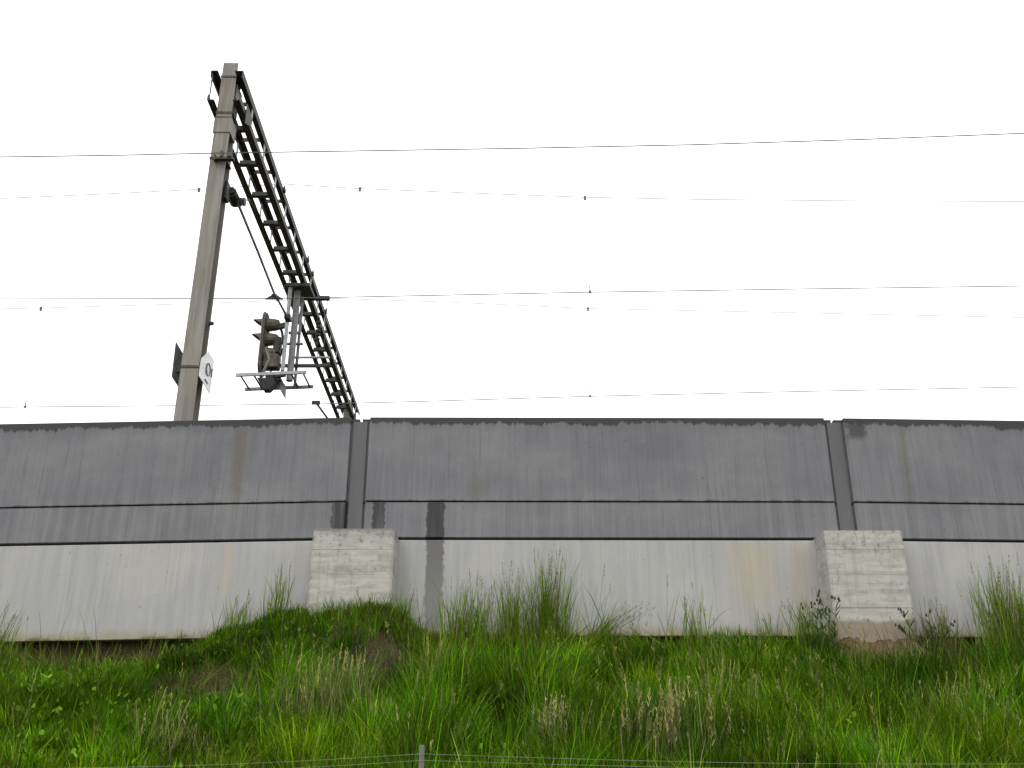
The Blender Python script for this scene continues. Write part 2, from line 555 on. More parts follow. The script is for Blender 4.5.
gx = np.unique(np.round(np.concatenate([[-600, -200, -80, -40, -25, -18], np.arange(-14, 14.01, 0.12), [18, 25, 40, 80, 200, 600]]), 4))
gy = np.unique(np.round(np.concatenate([[-300, -60, -20, -5, 0, 2, 3.5, 4.2], np.arange(5, 12.9, 0.07), [14, 18, 24, 30, 34, 38, 44, 60, 120, 300, 900]]), 4))
GX, GY = np.meshgrid(gx, gy)
GZ = ground(GX, GY)
nv, nu = GX.shape
verts = np.stack([GX, GY, GZ], -1).reshape(-1, 3)
ii = np.arange(nv * nu).reshape(nv, nu)
quads = np.stack([ii[:-1, :-1], ii[:-1, 1:], ii[1:, 1:], ii[1:, :-1]], -1).reshape(-1, 4)
me = bpy.data.meshes.new('ground')
me.from_pydata(verts.tolist(), [], quads.tolist())
me.materials.append(M['soil'])
for p in me.polygons: p.use_smooth = True
go = bpy.data.objects.new('ground', me)
C.objects.link(go)
tag(go, kind='structure')

# ------------------------------------------------------------------ the wall
Z_TOP, Z_MID, Z_LOW, Z_PT, Z_PB = 6.136, 5.02, 4.568, 4.530, 3.385
wall = thing('noise_wall', 'long grey concrete noise wall with two panel rows above a pale plinth on the grassy bank', 'wall', (0, 12, 3.3))


def wall_piece(name, mat, a, b, ina, inb, yf, yb, z0, z1, tongue=0.0, bevel=0.006, dzb=0.0):
    """slab between wall nodes a and b, stopped ina / inb short of them; yf/yb depth from the wall face"""
    A, B = Vector((a[0], a[1], 0)), Vector((b[0], b[1], 0))
    d = (B - A).normalized()
    nrm = Vector((-d.y, d.x, 0))
    L = (B - A).length
    mb = MB()
    mb.box(ina, L - inb, yf, yb, z0, z1)
    o = mb.build(name, mat, None, bevel)
    if tongue:
        m2 = MB()
        m2.box(tongue, L - tongue, yf + 0.065, yb - 0.02, z0 + 0.004, z1 - 0.004)
        bm = bmesh.new()
        bm.from_mesh(o.data)
        t = m2.build('t', mat)
        bm.from_mesh(t.data)
        bm.to_mesh(o.data)
        bm.free()
        tm = t.data
        bpy.data.objects.remove(t)
        bpy.data.meshes.remove(tm)
    me = o.data
    wz = [v.co.z for v in me.vertices]
    at = me.attributes.new('wz', 'FLOAT', 'POINT')
    at.data.foreach_set('value', wz)
    for v in me.vertices:
        s, t, z = v.co
        p = A + d * s + nrm * t
        v.co = (p.x, p.y, z + a[2] + (b[2] - a[2]) * s / L + dzb)
    o.parent = wall
    o.matrix_parent_inverse = Matrix.Translation(wall.location).inverted()
    return o


def post_piece(nd):
    x, y, dz = nd
    mb = MB()
    mb.box(x - .088, x + .088, y + .03, y + .048, Z_PT + dz - .02, Z_TOP + dz - .055)
    mb.box(x - .006, x + .006, y + .048, y + .20, Z_PT + dz - .02, Z_TOP + dz - .055)
    mb.box(x - .088, x + .088, y + .20, y + .218, Z_PT + dz - .02, Z_TOP + dz - .055)
    return mb.build('post', M['post'], wall)


for i in range(len(WALL) - 1):
    a, b = WALL[i], WALL[i + 1]
    wall_piece('upper_panel', M['panel'], a, b, .122, .122, 0, .15, Z_MID + .006, Z_TOP, .018)
    wall_piece('lower_panel', M['panel'], a, b, .122, .122, .004, .15, Z_LOW, Z_MID - .006, .018)
    wall_piece('joint_seal', M['seal'], a, b, .012, .012, .072, .11, Z_PT - .003, Z_LOW + .006)
    wall_piece('joint_seal', M['seal'], a, b, .012, .012, .052, .11, Z_MID - .013, Z_MID + .013)
    wall_piece('plinth_panel', M['plinth'], a, b, .004, .004, -.012, .22, Z_PB, Z_PT)
for nd in WALL:
    post_piece(nd)


def buttress(x0, x1, yf, zb, zt, seed):
    rr = random.Random(seed)
    mb = MB()
    prof = []
    z = zb
    while z < zt - 0.01:
        h = rr.choice((.30, .38, .46))
        z2 = min(z + h, zt)
        if zt - z2 < .12: z2 = zt
        off = rr.uniform(-.003, .003)
        m_ = max(2, int((z2 - z) / .035))
        for q in range(m_):
            prof.append((yf + off + rr.uniform(-.0015, .0015), z + .004 + (z2 - z - .008) * q / (m_ - 1)))
        prof.append((yf + .004, z2))
        z = z2
    prof[-1] = (yf + .006, zt)
    n = len(prof)
    ch = .022
    vs = []
    for (y, zz) in prof:
        wa, wb = (rr.uniform(0, .003) + (rr.uniform(.006, .014) if rr.random() < .05 else 0) for _ in (0, 1))
        tz = zz
        vs += [(x0, 12.2, zz), (x0 + wa, y + ch, tz), (x0 + ch + wa * 1.5, y, tz), (x1 - ch - wb * 1.5, y, tz), (x1 - wb, y + ch, tz), (x1, 12.2, zz)]
    fs = []
    for i in range(n - 1):
        for j in range(5):
            q = i * 6 + j
            fs.append((q, q + 1, q + 7, q + 6))
        fs.append((i * 6 + 5, i * 6, i * 6 + 6, i * 6 + 11))
    fs.append(tuple(range(6)))
    fs.append(tuple((n - 1) * 6 + j for j in range(6)))
    mb.add(vs, fs)
    return mb.build('buttress', M['buttress'], wall)


# buttress fronts stand 0.4 m before the wall; keep them clear of the recessed post foot
def buttress_at(pl, pr, zt, seed):
    x0, x1 = P(pl, 530, 11.6).x, P(pr, 530, 11.6).x
    return buttress(x0, x1, 11.6, 2.5, zt, seed)


buttress_at(313, 394.5, 4.572, 4)
buttress_at(824, 902, 4.552, 9)
for x in (-8.05, 10.2):
    buttress(x - .47, x + .47, 11.68, 2.5, 4.5, int(x) + 30)

# ------------------------------------------------------------------ gantry
gan = thing('catenary_gantry', 'tall gantry of tan steel masts and dark lattice beam behind the wall', 'gantry', (-4.87, 14, 4.3))
XL, XR, ZB, ZT = -5.14, -4.59, 12.48, 13.10
Y0, Y1 = 13.7, 30.0


def mast(yc, top, wb=.285, wt=.25, dep=.30):
    xc = -4.87
    z0 = 4.25
    o = MB()

    def tap(y0, y1, f0, f1):
        vs = []
        for z, wd in ((z0, wb), (top, wt)):
            for (fx, y) in ((f0, y0), (f1, y0), (f1, y1), (f0, y1)):
                vs.append((xc + fx * wd / 2, y, z))
        o.add(vs, [(0, 1, 2, 3), (4, 5, 6, 7), (0, 1, 5, 4), (1, 2, 6, 5), (2, 3, 7, 6), (3, 0, 4, 7)])
    tap(yc - dep / 2, yc - dep / 2 + .03, -1, 1)
    tap(yc + dep / 2 - .03, yc + dep / 2, -1, 1)
    m = o.build('mast', M['mast'], gan)
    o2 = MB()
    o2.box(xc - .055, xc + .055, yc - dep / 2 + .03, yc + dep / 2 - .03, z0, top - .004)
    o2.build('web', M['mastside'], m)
    return m


near_mast = mast(14.0, 13.39)
far_mast = mast(29.4, 13.2)


def strap(z, yc, hh=.05, ex=.012):
    mb = MB()
    w_ = .285 - (z - 4.25) / 9.1 * .035
    mb.box(-4.87 - w_ / 2 - ex, -4.87 + w_ / 2 + ex, yc - .15 - ex, yc + .15 + ex, z - hh / 2, z + hh / 2)
    return mb.build('strap', M['lattice'], gan)


for py in (76.5, 112.5, 117.5, 158.0):
    strap(P(230, py, 13.85).z, 14.0, .035)
# welded collar band of slightly bigger section near the top
mb = MB()
zc0, zc1 = P(225, 132, 13.84).z, P(225, 118, 13.84).z
mb.box(-4.87 - .145, -4.87 + .145, 13.835, 14.165, zc0, zc1)
mb.build('collar', M['mast'], gan)


def angle_iron(x, z, sx, sz, y0, y1, leg=.118, t=.014):
    mb = MB()
    mb.box(min(x, x + sx * leg), max(x, x + sx * leg), y0, y1, min(z, z + sz * t), max(z, z + sz * t))
    mb.box(min(x, x + sx * t), max(x, x + sx * t), y0, y1, min(z + sz * t, z + sz * leg), max(z + sz * t, z + sz * leg))
    return mb.build('chord', M['lattice'], gan)


angle_iron(XL, ZB, 1, 1, Y0, Y1)
angle_iron(XR, ZB, -1, 1, Y0, Y1)
angle_iron(XL, ZT, 1, -1, Y0, Y1)
angle_iron(XR, ZT, -1, -1, Y0, Y1, .145)
rung_b = rung_t = vert = None
ks = [14.57 + 1.04 * k for k in range(15)]
me_b = MB().box(XL + .016, XR - .016, -.05, .05, ZB + .016, ZB + .03)
me_b.box(XL + .11, XR - .11, -.05, -.036, ZB + .03, ZB + .10)
rungs_proto = me_b.build('rung', M['lattice'], gan)
me_t = MB().box(XL + .016, XR - .016, -.05, .05, ZT - .03, ZT - .016)
me_t.box(XL + .11, XR - .11, -.05, -.036, ZT - .10, ZT - .03)
rungt_proto = me_t.build('rung', M['lattice'], gan)
me_v = MB().box(XR - .030, XR - .0145, -.034, .034, ZB + .10, ZT - .10)
vr_proto = me_v.build('upright', M['galv'], gan)
me_v2 = MB().box(XL + .0145, XL + .030, -.034, .034, ZB + .10, ZT - .10)
vl_proto = me_v2.build('upright', M['galv'], gan)
for proto in (rungs_proto, rungt_proto, vr_proto, vl_proto):
    for k, y in enumerate(ks):
        o = proto if k == 0 else proto.copy()
        if k:
            C.objects.link(o)
        o.location = (0, y, 0)
        o.matrix_parent_inverse = Matrix.Translation(gan.location).inverted()
# end ties in front of the mast and gussets beside it
mb = MB()
mb.box(XL + .014, XL + .026, Y0 + .03, Y0 + .07, ZB + .06, ZT - .06)
mb.build('upright', M['galvdark'], gan)
for yy in (14.32, 29.0):
    mb = MB()
    mb.box(-4.735, -4.72, yy - .42, yy - .10, ZT - .42, ZT - .12)
    mb.build('gusset', M['mast'], gan)
    mb = MB()
    mb.prism([(XR + .014, yy - .25, ZB - .18), (XR + .014, yy + .15, ZB + .02), (XR + .014, yy + .15, ZB + .20), (XR + .014, yy - .25, ZB + .22)], (.012, 0, 0))
    mb.build('gusset', M['lattice'], gan)
# bolts and stub fittings along the outer chord
for py in (188, 258, 272, 310):
    d = (ZT - CAMZ) / ((P(0, py, 1).z - CAMZ))
    mb = MB()
    mb.box(XR + .002, XR + .045, d - .05, d + .05, ZT - .09, ZT - .01)
    mb.box(XR + .01, XR + .035, d - .02, d + .02, ZT - .01, ZT + .05)
    mb.build('fitting', M['lattice'], gan)
# cross bar carrying the far messenger wire
dcb = 20.8
mb = MB()
mb.box(-5.13, P(335, 298, dcb).x, dcb - .05, dcb + .05, ZB - .09, ZB - .005)
cross = mb.build('cross_bar', M['black'], gan)
mb = MB()
xe = P(334, 298, dcb).x
mb.tube([(xe - .02, dcb, ZB - .05), (xe - .02, dcb, ZB - 1.15), (xe - .05, dcb, ZB - 1.4)], .008, 5)
mb.build('drop_wire', M['wire'], gan)
mb = MB()
for k in range(5):
    zz = ZB - .12 - k * .11
    mb.tube([(-4.56, 21.9, zz), (-4.56, 21.9, zz - .05)], .06, 8)
mb.tube([(-4.56, 21.9, ZB + .02), (-4.56, 21.9, ZB - .75)], .02, 6)
mb.build('insulator', M['black'], gan)
# small stub on the mast side
pz = P(212, 324, 14.1)
mb = MB()
mb.box(-4.74, -4.665, 14.05, 14.09, pz.z - .03, pz.z + .02)
mb.build('step_iron', M['lattice'], gan)

gan.rotation_euler.z = R(1.06)      # the beam is not quite square to the wall

# ------------------------------------------------------------------ signs on the mast
def sign(name, label, poly, off, face_mat, marks=None):
    t = thing(name, label, 'sign', tuple(sum(poly, Vector()) / len(poly)))
    mb = MB()
    mb.prism(poly, off)
    mb.build('plate', face_mat, t)
    return t


def on_plane(px, py, p0, n):
    o = Vector((0, 0, CAMZ))
    d = P(px, py, 1.0) - o
    k = (p0 - o).dot(n) / d.dot(n)
    return o + d * k


n_r = Vector((.90, -.43, 0)).normalized()
p_r = P(206, 372, 13.95)
polyr = [on_plane(a, b, p_r, n_r) for a, b in ((201.6, 358.6), (208.8, 351.5), (214.2, 361), (210, 394), (199.2, 375.8))]
sg = sign('mast_sign', 'white pointed sign plate with black loop symbol on right of near mast', polyr, -n_r * .012, M['white'])
loop = []
for k in range(15):
    t = k / 14 * 5.2 - 2.2
    loop.append(on_plane(208.2 + 2.2 * math.cos(t), 369.5 + 6.2 * math.sin(t), p_r + n_r * .006, n_r))
MB().tube(loop, .009, 5).build('symbol', M['print'], sg)
MB().tube([on_plane(a, b, p_r + n_r * .006, n_r) for a, b in ((207.2, 364), (206.2, 369), (206.8, 374.5))], .013, 5).build('symbol', M['print'], sg)
MB().tube([on_plane(a, b, p_r + n_r * .006, n_r) for a, b in ((211.6, 377), (212, 372), (212.4, 369))], .012, 5).build('symbol', M['print'], sg)
MB().tube([on_plane(a, b, p_r + n_r * .006, n_r) for a, b in ((205, 379), (207.5, 383.5))], .010, 5).build('symbol', M['print'], sg)
n_l = Vector((.93, -.37, 0)).normalized()
p_l = P(178, 366, 14.05)
polyl = [on_plane(a, b, p_l, n_l) for a, b in ((175.6, 342), (188, 363), (186, 398), (178.5, 387.5), (171.4, 376.5))]
sg2 = sign('mast_sign', 'grey back of a sign plate on the left side of the near mast', polyl, n_l * .012, M['signback'])
zb_ = P(188, 366.5, 13.85).z
mb = MB()
mb.box(-5.11, -5.03, 13.98, 14.02, zb_ - .03, zb_ + .16)
mb.build('bracket', M['black'], sg2)
mb = MB()
mb.box(-4.735, -4.69, 13.86, 13.92, zb_ + .06, zb_ + .14)
mb.build('bracket', M['black'], sg)
strap(zb_, 14.0, .035, .014)

# ------------------------------------------------------------------ signal hung from the gantry
DS = 20.4
sig = thing('railway_signal', 'dark hooded railway signal with grey hanger poles and ladder platform hung from the lattice beam', 'signal', (-5.1, DS, ZB))
zp = P(270, 381, DS).z


def vpole(px, py, d, zb, r, mat):
    x = P(px, py, d).x
    MB().tube([(x, d, ZB - .01), (x, d, zb)], r, 8).build('hanger_pole', mat, sig)
    return x


xh1 = vpole(290.5, 288, DS - .22, zp + .15, .045, M['galv'])
xh2 = vpole(298.0, 288, DS - .05, zp - .02, .075, M['galvdark'])
xh3 = vpole(303.0, 294, DS + .2, zp - .05, .035, M['galvdark'])
mb = MB()
mb.box(xh1 - .12, xh3 + .25, DS - .3, DS + .3, ZB - .10, ZB - .02)
mb.build('hanger_plate', M['lattice'], sig)
for py, xa, xb_, mat, hh in ((342, xh1 - .10, xh3 + .12, 'galvdark', .045), (364, xh1 - .16, xh3 + .55, 'black', .07), (355.6, xh2 - .02, xh3 + .75, 'galv', .03), (331, xh1 - .02, xh3 + .05, 'galvdark', .05)):
    z = P(290, py, DS).z
    MB().bar((xa, DS + .10, z), (xb_, DS + .10, z), .06, hh).build('cross_brace', M[mat], sig)
# platform: two rails and rungs, a ladder lying flat
xa, xb_ = P(235, 375, DS - .4).x, P(307, 375, DS - .4).x
for yy in (DS - .4, DS + .42):
    mb = MB()
    mb.bar((xa, yy + .07, zp), (xb_, yy - .09, zp), .05, .07)
    mb.build('platform_rail', M['galv'] if yy < DS else M['galvdark'], sig)
for f in (.06, .25, .52, .78, .95):
    x = xa + (xb_ - xa) * f
    MB().tube([(x, DS - .385 + .07 - .16 * f, zp), (x, DS + .40 + .07 - .16 * f, zp)], .022, 6).build('platform_rung', M['lattice'], sig)
# head
xs = P(265.5, 342, DS).x
zt_, zb2 = P(263, 314, DS).z, P(263, 376, DS).z
ring = []
for k in range(20):
    t = 2 * math.pi * k / 20
    cy, cz = math.cos(t), math.sin(t)
    hz = (zt_ - zb2) / 2 - .25
    ring.append(Vector((xs, DS + .27 * cy, (zt_ + zb2) / 2 + (hz if cz >= 0 else -hz) + .25 * cz)))
hd = MB().prism(ring, (-.045, 0, 0)).build('backing_plate', M['housing'], sig)
mb = MB()
for a, b in zip(ring, ring[1:] + ring[:1]):
    mb.bar(a + Vector((-.045, 0, 0)), b + Vector((-.045, 0, 0)), .02, .05)
mb.build('rim', M['galvdark'], sig)
lamps = [(325, 1), (339.5, 1), (354, 0)]
for py, hood in lamps:
    z = P(263, py, DS).z
    MB().tube([(xs + .001, DS, z), (xs + .20, DS, z), (xs + .27, DS, z)], .16, 12, r2=.11).build('lamp_housing', M['housing'], sig)
    MB().tube([(xs - .046, DS, z), (xs - .07, DS, z)], .115, 14).build('lens', M['lens'], sig)
    if hood:
        vs, fs = [], []
        n = 12
        for k in range(n + 1):
            t = math.pi * (-.12 + 1.24 * k / n)
            for rr, q in ((.155, 0), (.142, 0)):
                ext = .06 + .22 * max(0, math.sin(t))
                vs.append((xs - .046, DS + rr * math.cos(t), z + rr * math.sin(t)))
                vs.append((xs - .046 - ext, DS + rr * math.cos(t) * .95, z + rr * math.sin(t) - .02))
        for k in range(n):
            a = k * 4
            fs += [(a, a + 4, a + 5, a + 1), (a + 2, a + 3, a + 7, a + 6), (a + 1, a + 5, a + 7, a + 3), (a, a + 2, a + 6, a + 4)]
        MB().add(vs, fs).build('hood', M['housing'], sig)
# cable box and cables behind the head, and the tapered foot
z = P(263, 362, DS).z
MB().box(xs + .02, xs + .36, DS - .14, DS + .14, z - .17, z + .15).build('terminal_box', M['housing'], sig, .02)
z = P(263, 346, DS).z
MB().box(xs + .20, xs + .36, DS - .10, DS + .10, z - .2, z + .2).build('relay_box', M['black'], sig, .02)
cab = [(xs + .20, DS + .1, P(0, 318, DS).z), (xs + .32, DS + .12, P(0, 330, DS).z), (xs + .40, DS + .1, P(0, 345, DS).z), (xs + .30, DS + .05, P(0, 362, DS).z), (xs + .12, DS, P(0, 376, DS).z)]
MB().tube(cab, .03, 6).build('cable', M['black'], sig)
MB().tube([(xs + .05, DS - .12, P(0, 350, DS).z), (xs + .16, DS - .13, P(0, 362, DS).z), (xs + .05, DS - .12, P(0, 374, DS).z)], .035, 6).build('cable', M['galvdark'], sig)
mb = MB()
mb.prism([Vector((xs - .08, DS - .1, zp + .04)), Vector((xs + .45, DS - .1, zp + .04)), Vector((xs + .20, DS - .1, zp - .24)), Vector((xs + .08, DS - .1, zp - .24))], (0, .22, 0))
mb.build('foot_bracket', M['black'], sig)
z = P(263, 327.5, DS).z
MB().bar((xs + .2, DS, z), (xh1, DS - .15, z), .08, .12).build('head_bracket', M['black'], sig)
z = P(263, 372, DS).z
MB().bar((xs + .1, DS, zp + .10), (xh1 + .05, DS - .15, zp + .10), .08, .10).build('head_bracket', M['black'], sig)
# pointed plate below the platform
tri = [P(279.5, 377, DS), P(286, 386, DS), P(285.5, 399.5, DS), P(279.5, 389, DS)]
nn = Vector((.35, -.94, 0))
MB().prism(tri, (0, .02, 0)).build('name_plate', M['galvdark'], sig)

# ------------------------------------------------------------------ cantilever arms
ca = thing('cantilever_arm', 'thin tube arm with black insulators reaching from the near mast to the first contact wire', 'cantilever arm', (-4.72, 14.1, 10.8), 'arms holding the contact wires')
zc = P(236, 200, 14.25).z
MB().box(-4.76, -4.70, 14.0, 14.18, zc - .12, zc + .22).build('wall_bracket', M['black'], ca, .015)
mb = MB()
for k in range(5):
    y = 14.20 + k * .07
    mb.tube([(-4.70, y, zc + .12), (-4.70, y + .035, zc + .12)], .098, 10)
mb.tube([(-4.68, 14.15, zc + .12), (-4.68, 14.58, zc + .12)], .05, 8)
mb.build('insulator', M['black'], ca)
mb = MB()
for k in range(4):
    x = -4.70 + k * .055
    mb.tube([(x, 14.40, zc + .06), (x + .03, 14.40, zc + .06)], .075, 10)
mb.build('insulator', M['black'], ca)
pe = P(288, 318, 18.5)
pm = P(273, 297.5, 17.75)
ps = P(239, 206, 14.5)
MB().tube([ps, P(258, 252, 16.0), P(274, 293, 17.6), pe], .026, 6).build('arm_tube', M['galvdark'], ca)
MB().tube([P(272, 294, 17.7), P(280, 303.5, 18.0), P(287, 319, 18.5)], .016, 6).build('steady_arm', M['lattice'], ca)
MB().tube([P(275, 294.5, 17.75), P(281, 292, 18.6), P(284, 287, 19.6)], .008, 5).build('stay_wire', M['wire'], ca)
mb = MB()
mb.box(pe.x - .06, pe.x + .06, pe.y - .1, pe.y + .1, pe.z - .05, pe.z + .05)
mb.build('clamp', M['black'], ca)
mb = MB()
mb.prism([pm + Vector((-.16, 0, -.03)), pm + Vector((.20, 0, -.03)), pm + Vector((.02, 0, .10))], (0, .04, 0))
mb.build('clamp', M['black'], ca)
MB().tube([ps + Vector((-.02, .1, .2)), ps + Vector((.10, .3, .30)), ps + Vector((.18, .5, .2)), P(249, 199, 15.2)], .012, 5).build('jumper_cable', M['black'], ca)

cb = thing('cantilever_arm', 'short end of thin tube arm rising above wall beside lattice beam foot', 'cantilever arm', (-4.87, 29.2, 10.5), 'arms holding the contact wires')
pf = P(316, 402.5, 23.2)
MB().tube([pf, P(328, 419, 24.4), (-4.75, 29.25, pf.z - .05)], .03, 6).build('arm_tube', M['lattice'], cb)
mb = MB()
mb.box(pf.x - .10, pf.x + .10, pf.y - .03, pf.y + .03, pf.z - .05, pf.z + .04)
mb.build('clamp', M['black'], cb)
mb = MB()
for k in range(5):
    mb.tube([(-4.75, 28.5 + k * .12, pf.z - .04), (-4.75, 28.56 + k * .12, pf.z - .04)], .1, 8)
mb.build('insulator', M['black'], cb)


# ------------------------------------------------------------------ overhead wires
def wire(name, label, pts, d, r, clamps=(), kind='messenger'):
    P3 = [P(a, b, d) for a, b in pts]
    t = thing(name, label, 'wire', tuple(P3[len(P3) // 2]), 'overhead railway wires')
    xs_ = np.array([p.x for p in P3])
    zs_ = np.array([p.z for p in P3])
    out = []
    # extend beyond the frame along the end slopes
    xx = np.linspace(xs_[0] - 5, xs_[-1] + 5, 60)
    zz = np.interp(xx, xs_, zs_)
    L = xx < xs_[0]
    zz[L] = zs_[0] + (xx[L] - xs_[0]) * (zs_[1] - zs_[0]) / (xs_[1] - xs_[0])
    H = xx > xs_[-1]
    zz[H] = zs_[-1] + (xx[H] - xs_[-1]) * (zs_[-1] - zs_[-2]) / (xs_[-1] - xs_[-2])
    allx = np.concatenate([xx, xs_])
    allz = np.concatenate([zz, zs_])
    o = np.argsort(allx)
    allx, allz = allx[o], allz[o]
    keep = np.concatenate([[True], np.diff(allx) > .05])
    MB().tube([(float(a), d, float(b)) for a, b in zip(allx[keep], allz[keep])], r, 5).build('strand', M['wire'], t)
    for (cx, cy, up, dn) in clamps:
        p = P(cx, cy, d)
        mb = MB()
        mb.box(p.x - .022, p.x + .022, d - .02, d + .02, p.z - dn, p.z + .03)
        if up:
            mb.box(p.x - .010, p.x + .010, d - .010, d + .010, p.z + .03, p.z + up)
        mb.build('clamp', M['wire'], t)
    return t


wire('feeder_wire', 'topmost dark wire clamped to the front of the near mast and rising to the right',
     [(-100, 159), (0, 157), (120, 155.2), (222, 153), (340, 151.2), (520, 148.3), (690, 144.8), (860, 139.5), (1024, 133.3), (1200, 125)], 13.75, .0098)
wire('messenger_wire', 'faint sagging wire second from the top that meets the lattice beam at its highest point',
     [(-100, 203), (0, 198.5), (100, 194.2), (199, 189.3), (283, 184), (360, 188.6), (470, 193), (585, 197.3), (700, 199.4), (850, 200.8), (1024, 201.5), (1200, 201)], 17.3, .0078,
     [(199, 189.3, 0, .06), (360, 188.6, 0, .06), (585, 197.3, 0, .06)])
wire('contact_wire', 'dark straight wire third from the top held by the near tube arm',
     [(-100, 300), (0, 299), (273, 298.4), (340, 297.3), (590, 292.2), (800, 289), (1024, 286), (1200, 284)], 17.75, .0105,
     [(590, 292.2, .16, .02)])
wire('messenger_wire', 'faintest sagging wire just below the third wire from the top',
     [(-100, 312), (0, 308.8), (41, 308), (200, 303.5), (336, 298.5), (450, 302.2), (588, 308.5), (760, 312), (1024, 317.5), (1200, 321)], 21.2, .0085,
     [(41, 308, 0, .07), (588, 308.5, 0, .07)])
wire('contact_wire', 'lowest wire running just above the wall top',
     [(-100, 408.5), (0, 407.3), (25, 407), (150, 406), (318, 404), (420, 401.5), (590, 396.3), (800, 391.5), (1024, 387), (1200, 384)], 23.2, .012,
     [(25, 407, .16, .02), (590, 396.3, .17, .02)])
# clamp that carries the feeder wire on the near mast
pw = P(226, 155, 13.75)
fc = thing('wire_clamp', 'small dark clamp block holding the topmost wire to the front of the near mast', 'clamp', tuple(pw))
mb = MB()
mb.box(pw.x - .17, pw.x + .13, 13.74, 13.83, pw.z - .075, pw.z - .045)
mb.build('clamp_plate', M['lattice'], fc)
MB().box(pw.x - .09, pw.x - .05, 13.72, 13.80, pw.z - .045, pw.z + .07).build('bolt', M['lattice'], fc)
MB().box(pw.x + .02, pw.x + .10, 13.72, 13.80, pw.z - .045, pw.z + .03).build('bolt', M['lattice'], fc)
MB().box(pw.x - .20, pw.x - .17, 13.74, 13.83, pw.z - .09, pw.z + .01).build('bolt', M['lattice'], fc)


# ------------------------------------------------------------------ vegetation
def blade_arrays(base, L, W, az, lean, curl, col, taper=1.0, rows=3):
    """base (n,3); returns verts (n*7,3), quads, tris, colors"""
    n = len(L)
    ts = np.array([0.0, 0.4, 0.75])
    dx, dy = np.cos(az), np.sin(az)
    face = az + math.pi / 2 + rng.normal(0, .6, n)
    wx, wy = np.cos(face), np.sin(face)
    V = np.zeros((n, 7, 3))
    wd = [0.75, 1.0, 0.7]
    for k, t in enumerate(ts):
        h = L * (t - 0.5 * curl * t * t * .6)
        o = L * (lean * t + curl * t * t * .7)
        c = base + np.stack([dx * o, dy * o, h], -1)
        s = (W * wd[k] * .5)[:, None] * np.stack([wx, wy, np.zeros(n)], -1)
        V[:, 2 * k] = c - s
        V[:, 2 * k + 1] = c + s
    h = L * (1 - 0.5 * curl * .6)
    o = L * (lean + curl * .7)
    V[:, 6] = base + np.stack([dx * o, dy * o, h], -1)
    b = (np.arange(n) * 7)[:, None]
    quads = np.concatenate([b + np.array([[0, 1, 3, 2]]), b + np.array([[2, 3, 5, 4]])], 0)
    tris = b + np.array([[4, 5, 6]])
    cc = np.repeat(col[:, None, :], 7, 1)
    return V.reshape(-1, 3), quads, tris, cc.reshape(-1, 3)


def mesh_np(name, V, Q, T, Cc, mat):
    me = bpy.data.meshes.new(name)
    nq, ntr = len(Q), len(T)
    me.vertices.add(len(V))
    me.vertices.foreach_set('co', V.astype(np.float32).ravel())
    me.loops.add(nq * 4 + ntr * 3)
    me.loops.foreach_set('vertex_index', np.concatenate([Q.ravel(), T.ravel()]).astype(np.int32))
    me.polygons.add(nq + ntr)
    me.polygons.foreach_set('loop_start', np.concatenate([np.arange(nq) * 4, nq * 4 + np.arange(ntr) * 3]).astype(np.int32))
    me.update(calc_edges=True)
    at = me.attributes.new('col', 'FLOAT_COLOR', 'POINT')
    at.data.foreach_set('color', np.concatenate([Cc, np.ones((len(Cc), 1))], 1).astype(np.float32).ravel())
    me.materials.append(mat)
    me.validate()
    o = bpy.data.objects.new(name, me)
    C.objects.link(o)
    return o


class Veg:
    def __init__(s): s.V, s.Q, s.T, s.C, s.n = [], [], [], [], 0

    def add(s, V, Q, T, Cc):
        s.V.append(V); s.Q.append(Q + s.n); s.T.append(T + s.n); s.C.append(Cc)
        s.n += len(V)

    def blades(s, *a, **k): s.add(*blade_arrays(*a, **k))

    def tube(s, pts, r, col, n=3):
        mb = MB()
        mb.tube(pts, r, n, r2=r * .5)
        V = np.array(mb.v)
        Q = np.array([f for f in mb.f if len(f) == 4]).reshape(-1, 4)
        T = np.array([f for f in mb.f if len(f) == 3]).reshape(-1, 3)
        s.add(V, Q, T, np.tile(np.array(col)[None], (len(V), 1)))

    def obj(s, name, parent=None, mat='plant'):
        o = mesh_np(name, np.concatenate(s.V), np.concatenate(s.Q), np.concatenate(s.T), np.concatenate(s.C), M[mat])
        if parent:
            o.parent = parent
            o.matrix_parent_inverse = Matrix.Translation(parent.location).inverted()
        return o


# patches of bare earth, as (px, py, radius x, radius y in metres, strength)
BARE = [(205, 690, .60, .5, .80), (392, 660, .55, .40, .95), (350, 672, .4, .3, .6), (150, 655, .95, .25, .95), (882, 656, .75, .50, 1.0), (850, 692, .4, .3, .85),
        (930, 655, .4, .2, .6), (985, 690, .5, .35, .8), (620, 668, .3, .2, .45), (395, 700, .4, .4, .75), (500, 640, .2, .12, .3), (690, 645, .5, .15, .45), (965, 668, .5, .2, .5)]
bare_pts = [(ground_hit(a, b), rx, ry, s) for a, b, rx, ry, s in BARE]
bare_pts += [(Vector((4.42, 11.15, 0)), .80, .62, 1.0), (Vector((-4.75, 11.75, 0)), .95, .35, 1.0)]


def bare(x, y):
    m = np.zeros_like(x)
    wob = (fbm(x * 3, y * 3, 44) - .5) * 1.1
    for p, rx, ry, s in bare_pts:
        q = ((x - p.x) / rx) ** 2 + ((y - p.y) / ry) ** 2
        m = np.maximum(m, s * (1 - sstep(np.sqrt(q) + wob, .55, 1.1)))
    return m


def px_of(x, y):
    return 512 + x / 0.01225 * (12 / np.maximum(y, 6)) * .98


def scatter(n, x0, x1, y0, y1):
    return rng.uniform(x0, x1, n), rng.uniform(y0, y1, n)



